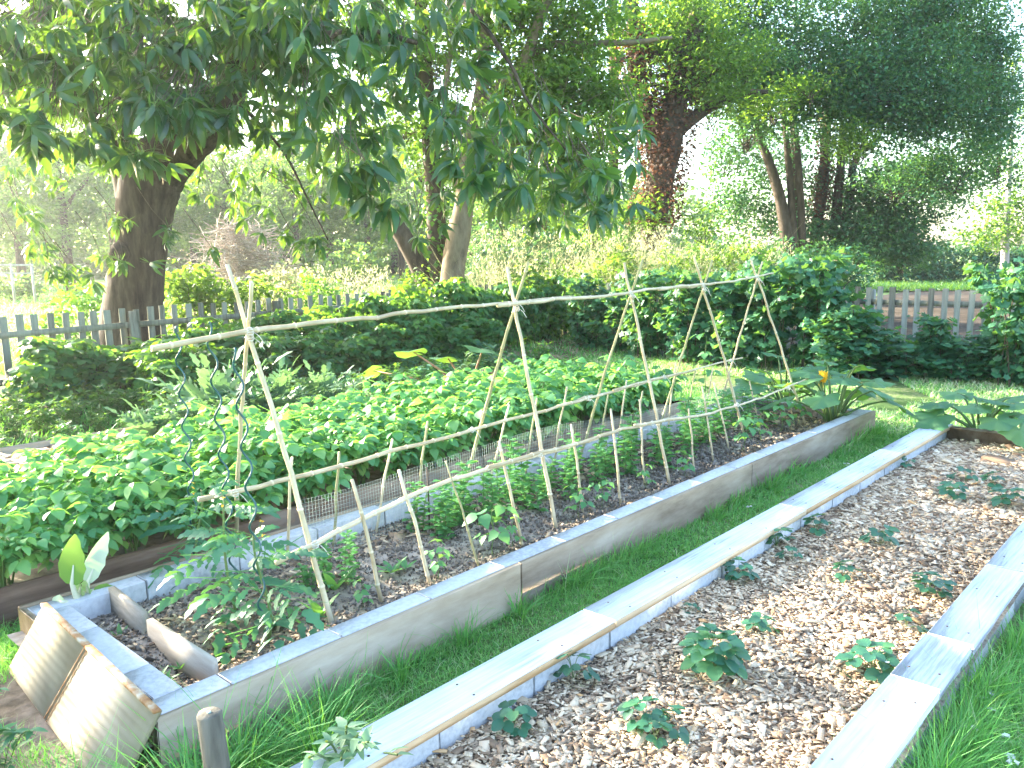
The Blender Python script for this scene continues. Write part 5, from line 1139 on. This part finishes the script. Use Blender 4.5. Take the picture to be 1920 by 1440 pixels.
mg = MB(); n = 26000; P = np.array([at_d(x, 520, d_) for x, d_ in zip(U(-60, 900, n), 11.5+38*U(0, 1, n)**1.3)]); P[:, 2] = 0; P = P[P[:, 1] > 10.5]; n = len(P); blades(mg, P, U(.08, .26, n), .008+.0012*depth(P), U(.3, 1, n)); tag(mg.build('meadow_grass', M['grass'], origin=(0, 0, 0)), 'sunlit meadow grass beyond the fence', 'grass', kind='stuff')
# white rail far left
b = MB(); q = [at_d(x, 497, 30) for x in (-30, 62)]; b.bar(q[0], q[1], .06, .07); b.bar(q[0]-[0, 0, .3], q[1]-[0, 0, .3], .05, .06)
for f_ in (.1, .55, .97): z = q[0]*(1-f_)+q[1]*f_; b.bar((z[0], z[1], 0), (z[0], z[1], z[2]+.05), .07, .07, up=(0, 1, 0))
tag(b.build('paddock_rail', M['bark_pale']), 'pale paddock rail at the far left edge of the meadow', 'fence')

# ------------------------------------------------------------------ light, sky, camera
SUN_AZ = np.array([-.213, .977]); SUN_EL = rad(20)
sd = np.array([*(SUN_AZ/np.linalg.norm(SUN_AZ)*math.cos(SUN_EL)), math.sin(SUN_EL)])
from mathutils import Vector, Matrix
sl = bpy.data.lights.new('sun', 'SUN'); sl.energy = 4.5; sl.angle = rad(.6); sl.color = (1, .89, .72)
so = bpy.data.objects.new('sun', sl); COL.objects.link(so); so.rotation_euler = Vector(sd).to_track_quat('Z', 'Y').to_euler()
w = bpy.data.worlds.new('World'); sc.world = w; w.use_nodes = True; nt = w.node_tree; nt.nodes.clear()
sky = nt.nodes.new('ShaderNodeTexSky'); sky.sky_type = 'NISHITA'; sky.sun_disc = False; sky.sun_elevation = SUN_EL; sky.sun_rotation = math.atan2(sd[0], sd[1]); sky.dust_density = 2.0; sky.air_density = 1.0
bg = nt.nodes.new('ShaderNodeBackground'); bg.inputs[1].default_value = .15; out = nt.nodes.new('ShaderNodeOutputWorld')
nt.links.new(sky.outputs[0], bg.inputs[0]); nt.links.new(bg.outputs[0], out.inputs[0])

# hazy evening air
import os
HD = .0009
if HD:
    hb = MB(); hb.box((-60, -80, -1), (110, 120, 16)); hm, hnt, hout = nmat('haze air'); pv = hnt.nodes.new('ShaderNodeVolumePrincipled')
    pv.inputs['Color'].default_value = (.93, .96, 1, 1); pv.inputs['Density'].default_value = HD; pv.inputs['Anisotropy'].default_value = .6
    hnt.links.new(pv.outputs[0], hout.inputs['Volume']); ho = hb.build('haze', hm); ho['kind'] = 'stuff'; ho['label'] = 'pale hazy evening air over the garden and meadow'

cam = bpy.data.cameras.new('camera'); co = bpy.data.objects.new('camera', cam); COL.objects.link(co)
cam.sensor_width = 36; cam.lens = FP/1920*36; cam.clip_end = 3000; cam.clip_start = .05
c, s = math.cos(ROLL), math.sin(ROLL); cp, sp_ = math.cos(PITCH), math.sin(PITCH)
X = cam2w(c, -s*sp_, -s*cp); Y = cam2w(s, c*sp_, c*cp); Zc = -cam2w(0, cp, -sp_)
m4 = Matrix(((X[0], Y[0], Zc[0], 0), (X[1], Y[1], Zc[1], 0), (X[2], Y[2], Zc[2], H), (0, 0, 0, 1))); co.matrix_world = m4
sc.camera = co
sc.view_settings.view_transform = 'Standard'; sc.view_settings.look = 'None'; sc.view_settings.gamma = 1; sc.view_settings.use_curve_mapping = False
sc.view_settings.exposure = 3.02
cy = sc.cycles
cy.max_bounces = 6; cy.diffuse_bounces = 3; cy.glossy_bounces = 2; cy.transmission_bounces = 4; cy.transparent_max_bounces = 4
cy.use_denoising = True
